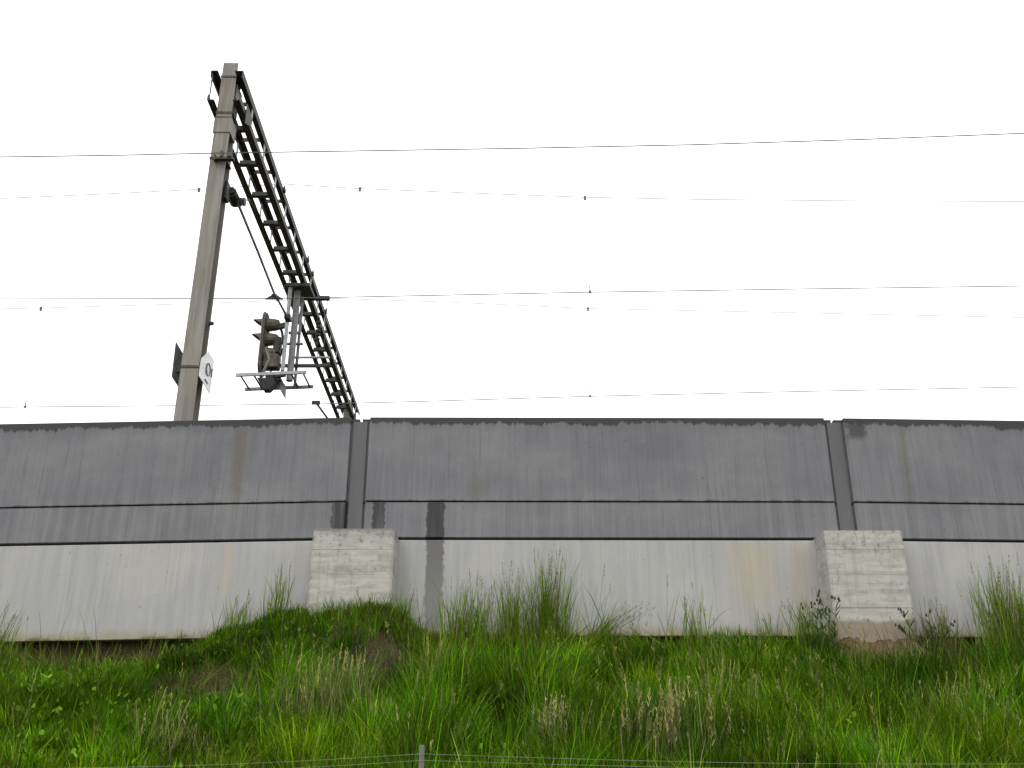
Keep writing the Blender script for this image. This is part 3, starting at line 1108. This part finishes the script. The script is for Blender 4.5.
C_A = np.array([.060, .156, .001])   # fresh green
C_B = np.array([.155, .240, .002])   # yellow green
C_C = np.array([.018, .064, .001])   # deep green
C_D = np.array([.310, .285, .105])   # straw
C_E = np.array([.075, .048, .022])   # dead brown


def allowed(x, y):
    ok = np.abs(x) < y * .58 + 1.0
    ok &= y < np.interp(x, WX, WY) - .03
    for (bx0, bx1) in ((-2.40, -1.36), (3.65, 4.66)):
        ok &= ~((x > bx0) & (x < bx1) & (y > 11.56))
    return ok


def sward_colour(x, y, n, px, mound, br):
    hue = fbm(x * 1.3, y * 1.3, 57)
    f = np.clip(sstep(hue, .30, .68) + rng.normal(0, .22, n), 0, 1)[:, None]
    col = C_C * (1 - f) + C_A * f
    yel = fbm(x * .9 + 7, y * .9, 61)
    k = (rng.random(n) < .10 + .36 * sstep(yel, .45, .7))[:, None]
    col = np.where(k, C_B * .7 + col * .3, col)
    dead = .05 + .34 * br + .40 * mound * sstep(px, 330, 400)
    k = (rng.random(n) < dead)[:, None]
    col = np.where(k, C_E * rng.uniform(.6, 1.4, (n, 1)), col)
    k = (rng.random(n) < .02 + .04 * sstep(fbm(x * 1.7, y * 1.7, 71), .5, .75) + .12 * br)[:, None]
    return np.where(k, C_D * rng.uniform(.4, .9, (n, 1)), col)


g = Veg()
# --- short mat between the clumps
x, y = scatter(280000, -8.2, 8.2, 6.3, 11.98)
br = bare(x, y)
ok = allowed(x, y) & (rng.random(len(x)) > br * .97) & (rng.random(len(x)) < .25 + 1.3 * sstep(fbm(x * 2.6, y * 2.6, 21), .28, .6))
x, y, br = x[ok], y[ok], br[ok]
n = len(x)
px = px_of(x, y)
mound = np.exp(-(((px - 350) / 95) ** 2)) * sstep(y, 10.2, 11.0)
nw = sstep(y, 11.2, 11.8)
L = (.05 + .14 * fbm(x * 1.6, y * 1.6, 31)) * rng.lognormal(0, .35, n) * (1 - .55 * nw) * (1 - .3 * br)
col = sward_colour(x, y, n, px, mound, br) * rng.lognormal(-.14, .48, (n, 1))
az = rng.uniform(0, 6.283, n)
g.blades(np.stack([x, y, ground(x, y) - .008], -1), L, rng.uniform(.0032, .0080, n), az, np.abs(rng.normal(.25, .25, n)), np.clip(rng.gamma(1.8, .2, n), 0, 1), col)
# --- clumps: blades fan out from a common root
nc = 4200
cx, cy = scatter(nc * 2, -8.2, 8.2, 6.4, 11.85)
cbr = bare(cx, cy)
ok = allowed(cx, cy) & (rng.random(len(cx)) > cbr * 1.15) & (rng.random(len(cx)) < .2 + 1.3 * sstep(fbm(cx * 1.1, cy * 1.1, 23), .3, .6))
cx, cy = cx[ok][:nc], cy[ok][:nc]
nc = len(cx)
cpx = px_of(cx, cy)
cm_ = np.exp(-(((cpx - 350) / 95) ** 2)) * sstep(cy, 10.2, 11.0)
left = 1 - sstep(cpx, 180, 420)
cH = (.15 + .30 * fbm(cx * .8, cy * .8, 35)) * rng.lognormal(0, .22, nc)
cH *= (1 - .65 * cbr[ok][:nc]) * (1 - .35 * left) * (1 - .5 * cm_) * (1 - .62 * sstep(cy, 10.4, 11.3))
cR = rng.uniform(.04, .11, nc)
cN = (rng.uniform(36, 92, nc)).astype(int)
idx = np.repeat(np.arange(nc), cN)
n = len(idx)
rr_ = np.sqrt(rng.random(n)) * cR[idx]
th = rng.uniform(0, 6.283, n)
x = cx[idx] + rr_ * np.cos(th)
y = cy[idx] + rr_ * np.sin(th)
ok = allowed(x, y)
x, y, idx, rr_, th = x[ok], y[ok], idx[ok], rr_[ok], th[ok]
n = len(x)
px = px_of(x, y)
mound = np.exp(-(((px - 350) / 95) ** 2)) * sstep(y, 10.2, 11.0)
col = sward_colour(cx[idx], cy[idx], n, px, mound, bare(x, y))
ctint = (.60 + .82 * sstep(fbm(cx * 1.6 + 5, cy * 1.6, 401), .32, .66))[:, None] * rng.lognormal(-.02, .40, (nc, 1)) * (1 + rng.normal(0, .10, (nc, 3)))
cmix = np.clip(rng.normal(.3, .3, (nc, 1)), 0, .8)
cbase = np.where(rng.random((nc, 1)) < .5, C_A, np.where(rng.random((nc, 1)) < .4, C_B, C_C))
col = (col * (1 - cmix[idx]) + cbase[idx] * cmix[idx]) * np.clip(ctint, .4, 2)[idx] * rng.lognormal(-.02, .42, (n, 1))
L = cH[idx] * rng.lognormal(-.1, .28, n)
lean = .05 + rr_ / cR[idx] * rng.uniform(.05, .6, n)
g.blades(np.stack([x, y, ground(x, y) - .01], -1), L, rng.uniform(.0030, .0078, n), th + rng.normal(0, .4, n), lean, np.clip(rng.gamma(1.8, .17, n), 0, .95), col)
# --- fringe of fine blades along the foot of the wall
n = 3400
x = rng.uniform(-7.2, 7.6, n)
y = np.interp(x, WX, WY) - rng.gamma(1.5, .10, n) - .05
dens = sstep(fbm(x * 1.3, x * 0 + 3.3, 91), .34, .62) * np.where((x > -5.6) & (x < -3.6), .25, 1)
ok = allowed(x, y) & (rng.random(n) < dens)
x, y = x[ok], y[ok]
n = len(x)
fr = fbm(x * 2.2, x * 0 + 8.1, 95)
L = (.04 + .30 * fr) * rng.lognormal(-.1, .45, n)
col = np.array([.105, .185, .004]) * rng.lognormal(0, .3, (n, 1))
col[rng.random(n) < .25] = np.array([.22, .22, .08])
g.blades(np.stack([x, y, ground(x, y) - .01], -1), L, rng.uniform(.004, .008, n), rng.uniform(0, 6.28, n), np.abs(rng.normal(.1, .18, n)), np.clip(rng.gamma(1.5, .2, n), 0, .95), col)
# --- flattened dead thatch lying on the bare earth
x, y = scatter(150000, -8.0, 8.0, 6.5, 11.95)
br = bare(x, y)
ok = allowed(x, y) & (br > .25) & (rng.random(len(x)) < .35 + .3 * fbm(x * 4, y * 4, 301))
x, y = x[ok], y[ok]
n = len(x)
col = np.where(rng.random((n, 1)) < .55, np.array([.085, .055, .026]), np.array([.20, .165, .075])) * rng.lognormal(-.1, .4, (n, 1))
k = rng.random(n) < .22
col[k] = np.array([.055, .12, .008]) * rng.lognormal(0, .3, (k.sum(), 1))
L = rng.uniform(.04, .16, n)
g.blades(np.stack([x, y, ground(x, y) + rng.uniform(0, .03, n)], -1), L * .55, rng.uniform(.003, .007, n), rng.uniform(0, 6.28, n), rng.uniform(.5, 2.2, n), rng.uniform(.2, 1.2, n), col)
# --- matted patches pressed over to one side
x, y = scatter(52000, -8.0, 8.0, 6.5, 11.4)
pm2 = fbm(x * 1.0 + 31, y * 1.3, 311)
ok = allowed(x, y) & (rng.random(len(x)) < sstep(pm2, .55, .68))
x, y = x[ok], y[ok]
n = len(x)
az = fbm(x * .7, y * .7, 313) * 12.0 + rng.normal(0, .35, n)
col = np.where(rng.random((n, 1)) < .82, np.array([.105, .190, .002]), np.array([.24, .23, .085])) * rng.lognormal(-.05, .35, (n, 1))
g.blades(np.stack([x, y, ground(x, y) + rng.uniform(.02, .10, n)], -1), rng.uniform(.12, .34, n), rng.uniform(.004, .008, n), az, rng.uniform(.5, 1.1, n), rng.uniform(.3, 1.0, n), col)
grass = g.obj('grass')
tag(grass, 'dense green meadow grass covering the bank below the wall', 'grass', kind='stuff')

# --- low broad leaves (clover, dock, dandelion rosettes too many to count)
g = Veg()
x, y = scatter(15000, -8, 8, 6.4, 11.9)
cm = fbm(x * 1.5, y * 1.5, 121)
pxx = px_of(x, y)
ok = (np.abs(x) < y * .6 + 1) & (rng.random(len(x)) < sstep(cm + .13 * (1 - sstep(pxx, 150, 420)), .48, .68)) & (bare(x, y) < .6) & (y < 11.2)
for (bx0, bx1) in ((-2.4, -1.36), (3.65, 4.66)):
    ok &= ~((x > bx0) & (x < bx1) & (y > 11.55))
x, y, cm = x[ok], y[ok], cm[ok]
n = len(x)
L = rng.uniform(.035, .09, n)
W = L * rng.uniform(.28, .5, n)
hgt = rng.uniform(.04, .26, n)
L *= .6
base = np.stack([x, y, ground(x, y) + hgt * (1 - .7 * sstep(y, 10.2, 11.2))], -1)
col = np.array([.060, .140, .005]) * rng.lognormal(0, .4, (n, 1)) + np.array([.02, .015, .004]) * rng.random((n, 1))
g.blades(base, L, W, rng.uniform(0, 6.28, n), rng.uniform(.3, 1.0, n), rng.uniform(.1, .6, n), col)
o = g.obj('ground_cover')
tag(o, 'low broad-leaved weeds mixed through the grass of the bank', 'weeds', kind='stuff')

# --- flowering stems and seed heads standing above the sward
def panicle(g, top, length, spread, col, n=14, w=.006, lean=(0, 0)):
    n = int(n)
    t = rng.random(n)
    base = np.array(top)[None] - np.array([lean[0] * .2, lean[1] * .2, 1.0])[None] * (t * length)[:, None]
    L = rng.uniform(.5, 1.0, n) * spread * (0.4 + .6 * t)
    az = rng.uniform(0, 6.28, n)
    g.blades(base, L + .012, np.full(n, w), az, rng.uniform(.2, .7, n), rng.uniform(0, .3, n), np.array(col)[None] * rng.lognormal(0, .2, (n, 1)))


def stalk(g, base, h, dx, dy, col, r=.0028, head=None, hcol=None, hl=.12, hs=.03, hn=16, bend=.5):
    b = Vector(base)
    pts = []
    for k in range(6):
        t = k / 5
        pts.append(b + Vector((dx * (t * (1 - bend) + bend * t * t), dy * t * t, h * t * (1 - .06 * bend * t))))
    g.tube(pts, r, col)
    if head:
        d = (pts[-1] - pts[-3])
        panicle(g, pts[-1] + Vector((0, 0, .01)), hl, hs, col if hcol is None else hcol, hn, lean=(d.x * 8, d.y * 8))
    return pts


g = Veg()
cnt = 0
while cnt < 360:
    xx = rng.uniform(-7.5, 7.5)
    yy = rng.uniform(6.6, 11.3)
    if abs(xx) > yy * .58 + .6: continue
    q = float(fbm(np.array(xx * 1.4), np.array(yy * 1.4), 151))
    right = float(sstep(px_of(xx, yy), 260, 420))
    if rng.random() > (.12 + .88 * float(sstep(np.array(q), .45, .7))) * (.35 + .65 * right): continue
    h = rng.uniform(.35, .75) * (1 - .35 * float(sstep(np.array(yy), 10.4, 11.3)))
    c = np.array([.22, .235, .07]) * rng.uniform(.7, 1.2) if rng.random() < .65 else np.array([.10, .17, .025])
    hc = np.array([.31, .31, .105]) * rng.uniform(.6, 1.1) if rng.random() < .6 else np.array([.17, .19, .07])
    stalk(g, (xx, yy, float(ground(xx, yy))), h, rng.normal(0, .10), rng.normal(0, .08), c, .0022, True, hc, rng.uniform(.07, .16), rng.uniform(.018, .05), 9)
    cnt += 1
o = g.obj('seeding_grass')
tag(o, 'thin straw coloured flowering grass stems standing above the bank', 'grass', kind='stuff')


# --- the tufts that stand up against the wall: each one a thing
def tuft(label, px, ydist, hpx, wpx, nb, nst, leanpx=0, col=(.115, .200, .006), scol=(.19, .215, .07), name='grass_tuft', group='grass tufts against the wall', hcol=None, hl=.16, hs=.02, base_py=None, hn=12, sr=.0026):
    x0 = P(px, 630, ydist).x
    z0 = float(ground(x0, ydist))
    t = thing(name, label, 'grass tuft', (x0, ydist, z0), group)
    pm_ = 1 / 81.0
    hm, wm, lm = hpx * pm_, wpx * pm_, leanpx * pm_
    if nb:
        g = Veg()
        nb = int(nb * 1.35)
        bx = x0 + rng.normal(0, wm * .30, nb)
        by = ydist + rng.normal(0, .07, nb)
        by = np.minimum(by, np.interp(bx, WX, WY) - .05)
        L = hm * np.clip(rng.beta(2.2, 1.6, nb) * 1.02, .12, 1.05)
        az = np.where(rng.random(nb) < .5 + .5 * np.clip(leanpx / 25, -1, 1), rng.normal(0, .6, nb), rng.normal(math.pi, .6, nb))
        ln = np.abs(rng.normal(0, .075, nb)) + abs(lm) / hm * .75
        col_ = np.array(col)[None] * rng.lognormal(0, .28, (nb, 1))
        k = rng.random(nb) < .22
        col_[k] = np.array([.25, .25, .09]) * rng.uniform(.6, 1, (k.sum(), 1))
        g.blades(np.stack([bx, by, ground(bx, by) - .01], -1), L, rng.uniform(.005, .012, nb), az, ln, np.clip(rng.gamma(1.3, .13, nb), 0, .8), col_)
        tag(g.obj('blades', t), kind='stuff')
    if nst:
        g = Veg()
        h = Veg()
        for k in range(nst):
            bx = x0 + rng.normal(0, wm * .25)
            by = min(ydist + rng.normal(0, .06), float(np.interp(bx, WX, WY)) - .06)
            hh = hm * (1.0 if k == 0 else rng.uniform(.6, 1.0))
            c = np.array(scol) * rng.uniform(.7, 1.2)
            pts = stalk(g, (bx, by, float(ground(bx, by))), hh, lm + rng.normal(0, .07), rng.normal(-.02, .03), c, sr, False, bend=.4 if nst > 3 else .2)
            hc = np.array(hcol if hcol else (.19, .185, .08)) * rng.uniform(.7, 1.2)
            panicle(h, pts[-1] + Vector((0, 0, .015)), hl * rng.uniform(.7, 1.2), hs, hc, hn, .0055, ((pts[-1] - pts[-3]).x * 6, 0))
        tag(g.obj('stems', t), kind='stuff')
        tag(h.obj('seed_heads', t), kind='stuff')
    return t


T = tuft
T('tallest thick clump of flowering grass against the middle of the plinth', 547, 11.55, 100, 34, 300, 34, 4)
T('upright clump of flowering grass left of the tallest clump', 511, 11.5, 80, 22, 170, 18, 0)
T('wide bushy clump of tall grass right of the long damp run on the plinth', 470, 11.4, 72, 46, 300, 26, 3)
T('clump of pale grass stalks leaning far over to the right against the plinth', 588, 11.6, 44, 26, 120, 18, 44)
T('two long bare grass stalks rising behind the leaning clump', 596, 11.65, 74, 12, 14, 2, 9)
T('single very thin straight grass stalk against the plinth', 668, 11.65, 72, 8, 12, 1, 2)
T('small open grass clump with drooping heads between the thin stalk and the rust bloom', 694, 11.62, 62, 26, 60, 9, 3)
T('low dense bright green tuft at the plinth foot below the rust bloom', 728, 11.6, 26, 40, 240, 0, 0, col=(.06, .17, .010))
T('few short stalks under the right edge of the rust bloom', 768, 11.65, 48, 22, 40, 4, 4)
T('tall bush of mixed grass at the right edge of the frame', 1012, 11.45, 92, 42, 340, 22, 4)
T('long stalk with hanging head leaning left beside the bush at the right edge', 996, 11.6, 80, 14, 40, 3, -12)
T('brownish clump of grass beside the right flank of the right buttress', 937, 11.5, 56, 34, 200, 12, 3, col=(.11, .11, .035))
T('sparse stalks above the bank left of the left buttress', 274, 11.5, 52, 16, 60, 5, 2)
T('short bent stalks at the left end of the bare earth hollow', 236, 11.6, 40, 20, 60, 3, 3)
T('long stalks bending right at the left edge of the frame', 2, 11.6, 52, 20, 60, 5, 14)
T('few thin stalks over the middle of the bare earth hollow', 150, 11.55, 34, 90, 70, 6, 4)
T('thin curved stalks in the corner right of the left buttress', 402, 11.55, 36, 20, 60, 5, 4)
T('sparse tuft on the mound before the left buttress', 345, 11.4, 20, 60, 160, 3, 0)
T('loose clump of grass left of the right buttress', 806, 11.5, 58, 28, 130, 8, -4)


def slope_tuft(label, px, py, hpx, wpx, nb, nst, col, scol, hcol, leanpx=0, hs=.03, hn=14):
    p = ground_hit(px, py)
    x0, yd = p.x, p.y
    return tuft(label, 512 + x0 / P(513, 630, yd).x, yd, hpx * yd / 11.7 * .98, wpx, nb, nst, leanpx, col, scol, 'grass_tuft', 'dry grass tufts on the bank', hcol, .2, hs, hn=hn, sr=.0042)


STRAW = (.34, .32, .12)
slope_tuft('large pale straw coloured grass tuft below the left buttress', 322, 738, 82, 55, 280, 26, (.12, .145, .045), STRAW, (0.364, 0.350, 0.108), 6)
slope_tuft('whitish feathery dry tuft below the tallest grass clump', 546, 768, 66, 22, 60, 18, (.13, .14, .05), (.26, .22, .13), (0.476, 0.441, 0.180), 2, .035, 20)
slope_tuft('cloud of beige seed heads low on the bank right of centre', 668, 770, 80, 62, 120, 34, (.08, .11, .03), (.20, .17, .09), (0.420, 0.395, 0.144), 2, .04, 20)
slope_tuft('upright pale stalks on the bank under the damp run', 432, 700, 62, 26, 80, 12, (.09, .12, .03), STRAW, (0.336, 0.319, 0.099), 3)
slope_tuft('straw coloured stalks low on the left of the bank', 160, 762, 60, 40, 80, 12, (.08, .12, .03), STRAW, (0.308, 0.289, 0.090), 5)
slope_tuft('drooping straw stalks low on the bank below the leaning clump', 600, 765, 55, 50, 90, 14, (.08, .12, .03), STRAW, (0.336, 0.319, 0.099), 10)
slope_tuft('thin yellow stalks on the bank below the rust bloom', 728, 720, 62, 36, 80, 10, (.07, .12, .025), STRAW, (0.308, 0.304, 0.090), 2)
slope_tuft('dry tuft on the bank below the brown earth of the right buttress', 965, 735, 60, 60, 140, 16, (.10, .13, .04), STRAW, (0.336, 0.319, 0.108), 4)


# --- weed with dark flower heads by the right buttress
def weed(label, px, yd, hpx, n, seed):
    rr = random.Random(seed)
    x0 = P(px, 630, yd).x
    z0 = float(ground(x0, yd))
    t = thing('flowering_weed', label, 'weed', (x0, yd, z0))
    for k in range(n):
        h = hpx / 81 * rr.uniform(.6, 1.0)
        dx, dy = rr.uniform(-.28, .2), rr.uniform(-.12, .08)
        g = Veg()
        pts = stalk(g, (x0 + rr.uniform(-.12, .12), yd + rr.uniform(-.1, .1), z0), h, dx, dy, (.05, .06, .03), .004, False, bend=.5)
        for q in range(14):
            s = rr.uniform(.15, .85)
            p = pts[min(4, int(s * 5))].lerp(pts[min(5, int(s * 5) + 1)], s * 5 % 1)
            g.blades(np.array([[p.x, p.y, p.z]]), np.array([rr.uniform(.05, .10)]), np.array([rr.uniform(.012, .026)]), np.array([rr.uniform(0, 6.28)]), np.array([rr.uniform(.4, 1.0)]), np.array([.4]), np.array([[.06, .125, .012]]) * rr.uniform(.7, 1.3))
        s_ = g.obj('stem', t)
        mb = MB()
        for q in range(3):
            p = pts[-1] + Vector((rr.uniform(-.03, .03), rr.uniform(-.03, .03), rr.uniform(-.05, .02)))
            mb.tube([p, p + Vector((0, 0, .018)), p + Vector((0, 0, .034))], .013, 6, r2=.006)
        mb.build('flower_head', M['weedhead'], s_)
    return t


M['weedhead'] = flat_mat('dark_seed_head', (.035, .028, .024), (.06, .045, .038), 30, 0.9, 0.1)
weed('dark headed leafy weed leaning out left of the right buttress', 822, 11.35, 62, 8, 3)
weed('small dark leafy weed in the corner right of the right buttress', 927, 11.5, 44, 5, 8)

# --- low plant with broad pale leaves
def leafy(label, px, py, nl, ln, seed):
    rr = random.Random(seed)
    p = ground_hit(px, py)
    t = thing('broad_leaf_plant', label, 'plant', tuple(p))
    mat = M['paleleaf']
    for k in range(nl):
        a = 6.283 * k / nl + rr.uniform(-.3, .3)
        d = Vector((math.cos(a), math.sin(a), 0))
        sd_ = Vector((-d.y, d.x, 0))
        l = ln * rr.uniform(.8, 1.2)
        vs, fs = [], []
        for q, (u, wd, up) in enumerate(((0, .03, .10), (.25, .26, .24), (.55, .36, .34), (.82, .22, .36), (1, .02, .30))):
            c = p + d * (l * u) + Vector((0, 0, .10 + l * up))
            vs += [c - sd_ * (l * wd * .5) + Vector((0, 0, .012)), c - Vector((0, 0, .006)), c + sd_ * (l * wd * .5) + Vector((0, 0, .012))]
        for q in range(4):
            b = q * 3
            fs += [(b, b + 1, b + 4, b + 3), (b + 1, b + 2, b + 5, b + 4)]
        MB().add(vs, fs).build('leaf', mat, t, smooth=True)
    MB().tube([p, p + Vector((0, 0, .13))], .008, 6).build('stem', mat, t)


M['paleleaf'] = flat_mat('pale_leaf', (.10, .16, .07), (.15, .22, .10), 14, 0.7, 0.15, bump=0.2)
leafy('low plant with broad pale leaves among grass on left of bank', 86, 704, 7, .19, 3)
leafy('smaller broad leaved plant on the bank below the left buttress mound', 470, 716, 6, .13, 6)

# --- dry roots on the earth at the right buttress
p = ground_hit(905, 655)
g = Veg()
rt = thing('dry_root_tangle', 'tangle of dry grey roots on brown earth at the foot of the right buttress', 'roots', tuple(p))
for k in range(90):
    a = rng.uniform(0, 6.28)
    b = p + Vector((rng.normal(0, .17), rng.normal(0, .06), 0))
    b.z = float(ground(b.x, b.y))
    l = rng.uniform(.08, .22)
    g.tube([b, b + Vector((math.cos(a) * l * .5, math.sin(a) * l * .3, l * .6)), b + Vector((math.cos(a) * l, math.sin(a) * l * .5, l * rng.uniform(-.1, .6)))], .003, np.array([.13, .105, .075]) * rng.uniform(.5, 1.3))
tag(g.obj('roots', rt), kind='stuff')

# --- heap of loose earth against the right buttress
M['clod'] = flat_mat('brown_earth', (.060, .038, .022), (.125, .082, .05), 20, 0.95, 0.1, bump=0.6)
hp0, hp1 = P(832, 650, 11.45).x, P(938, 650, 11.45).x
mb = MB()
nu_, nv_ = 60, 16
hv = []
for a in range(nv_):
    for b in range(nu_):
        u, v = b / (nu_ - 1), a / (nv_ - 1)
        xx, yy = hp0 + (hp1 - hp0) * u, 11.0 + .62 * v
        e = math.sin(math.pi * u) ** .5 * math.sin(math.pi * min(1, v * .62)) ** .7
        zz = float(ground(xx, yy)) - .03 + e * (.15 + .13 * float(fbm(np.array(xx * 6.), np.array(yy * 6.), 201)) + .10 * float(vnoise(np.array(xx * 14.), np.array(yy * 14.), 205)))
        hv.append((xx, yy, zz))
mb.add(hv, [(a * nu_ + b, a * nu_ + b + 1, (a + 1) * nu_ + b + 1, (a + 1) * nu_ + b) for a in range(nv_ - 1) for b in range(nu_ - 1)])
hp = mb.build('earth_heap', M['clod'], None, 0, True)
tag(hp, 'heap of loose brown earth at the foot of the right buttress', 'earth heap')

# --- small flowers
M['petal'] = flat_mat('yellow_petal', (.62, .50, .03), (.72, .60, .05), 30, 0.6, 0.2, bump=0)
M['wpetal'] = flat_mat('white_petal', (.65, .65, .6), (.75, .75, .7), 30, 0.6, 0.2, bump=0)


def flower(label, px, py, mat, group=None):
    p = ground_hit(px, py + 16)
    h = .22
    t = thing('wild_flower', label, 'flower', tuple(p), group)
    q = P(px, py, p.y - .05)
    g = Veg()
    g.tube([p, (p + q) / 2 + Vector((.01, 0, .01)), q], .003, (.05, .09, .02))
    g.obj('stem', t)
    mb = MB()
    for k in range(5):
        a = k * 1.2566
        c, s = math.cos(a), math.sin(a)
        c2, s2 = math.cos(a + .6), math.sin(a + .6)
        c3, s3 = math.cos(a - .6), math.sin(a - .6)
        mb.add([q, q + Vector((c3 * .016, s3 * .016 - .004, .008)), q + Vector((c * .026, s * .026 - .008, .012)), q + Vector((c2 * .016, s2 * .016 - .004, .008))], [(0, 1, 2, 3)])
    mb.build('bloom', M[mat], t)


for a, b, l in ((634, 694, 'leftmost of the small yellow flowers in mid bank'), (639, 690, 'highest of the small yellow flowers in mid bank'), (642, 694.5, 'third of the small yellow flowers from the left in mid bank'), (648, 693, 'rightmost of the small yellow flowers in mid bank')):
    flower(l, a, b, 'petal', 'yellow flowers on the bank')
flower('yellow flower low on the left part of the bank', 216, 746, 'petal', 'yellow flowers on the bank')
flower('yellow flower low on the bank above the right of the fence post', 451, 724, 'petal', 'yellow flowers on the bank')
flower('yellow flower among beige seed heads right of centre', 665, 709, 'petal', 'yellow flowers on the bank')
flower('white flower low on the left part of the bank', 172, 744, 'wpetal')

# ------------------------------------------------------------------ fence at the bottom of the bank
DF = 5.0
pt = P(422, 745, DF)
fen = thing('wire_fence', 'low fence with slim pale post and thin wires at foot of bank', 'fence', (pt.x, DF, float(ground(pt.x, DF))))
MB().box(pt.x - .012, pt.x + .012, DF - .012, DF + .012, float(ground(pt.x, DF)) - .2, pt.z).build('post', M['timber'], fen, .003)
for xx in (pt.x - 4.2, pt.x + 4.4):
    zt2 = pt.z - (.16 if xx < 0 else .10)
    MB().box(xx - .02, xx + .02, DF - .02, DF + .02, float(ground(xx, DF)) - .2, zt2).build('post', M['timber'], fen, .003)
for (a, b, c) in ((768.5, 754, 764), (776, 760.5, 768.5)):
    l, m_, r_ = P(60, a, DF), P(422, b, DF), P(1040, c, DF)
    pts = []
    for k in range(9):
        t = k / 8
        q = l.lerp(m_, t); q.z -= .012 * math.sin(math.pi * t); pts.append(q)
    for k in range(1, 13):
        t = k / 12
        q = m_.lerp(r_, t); q.z -= .022 * math.sin(math.pi * t) - .022 * t * (1 - t); pts.append(q)
    d0 = (pts[1] - pts[0]); pts.insert(0, pts[0] - d0 * 9)
    d1 = (pts[-1] - pts[-2]); pts.append(pts[-1] + d1 * 5)
    for q in pts: q.y = DF - .018
    MB().tube(pts, .0009, 5).build('wire', M['fencewire'], fen)
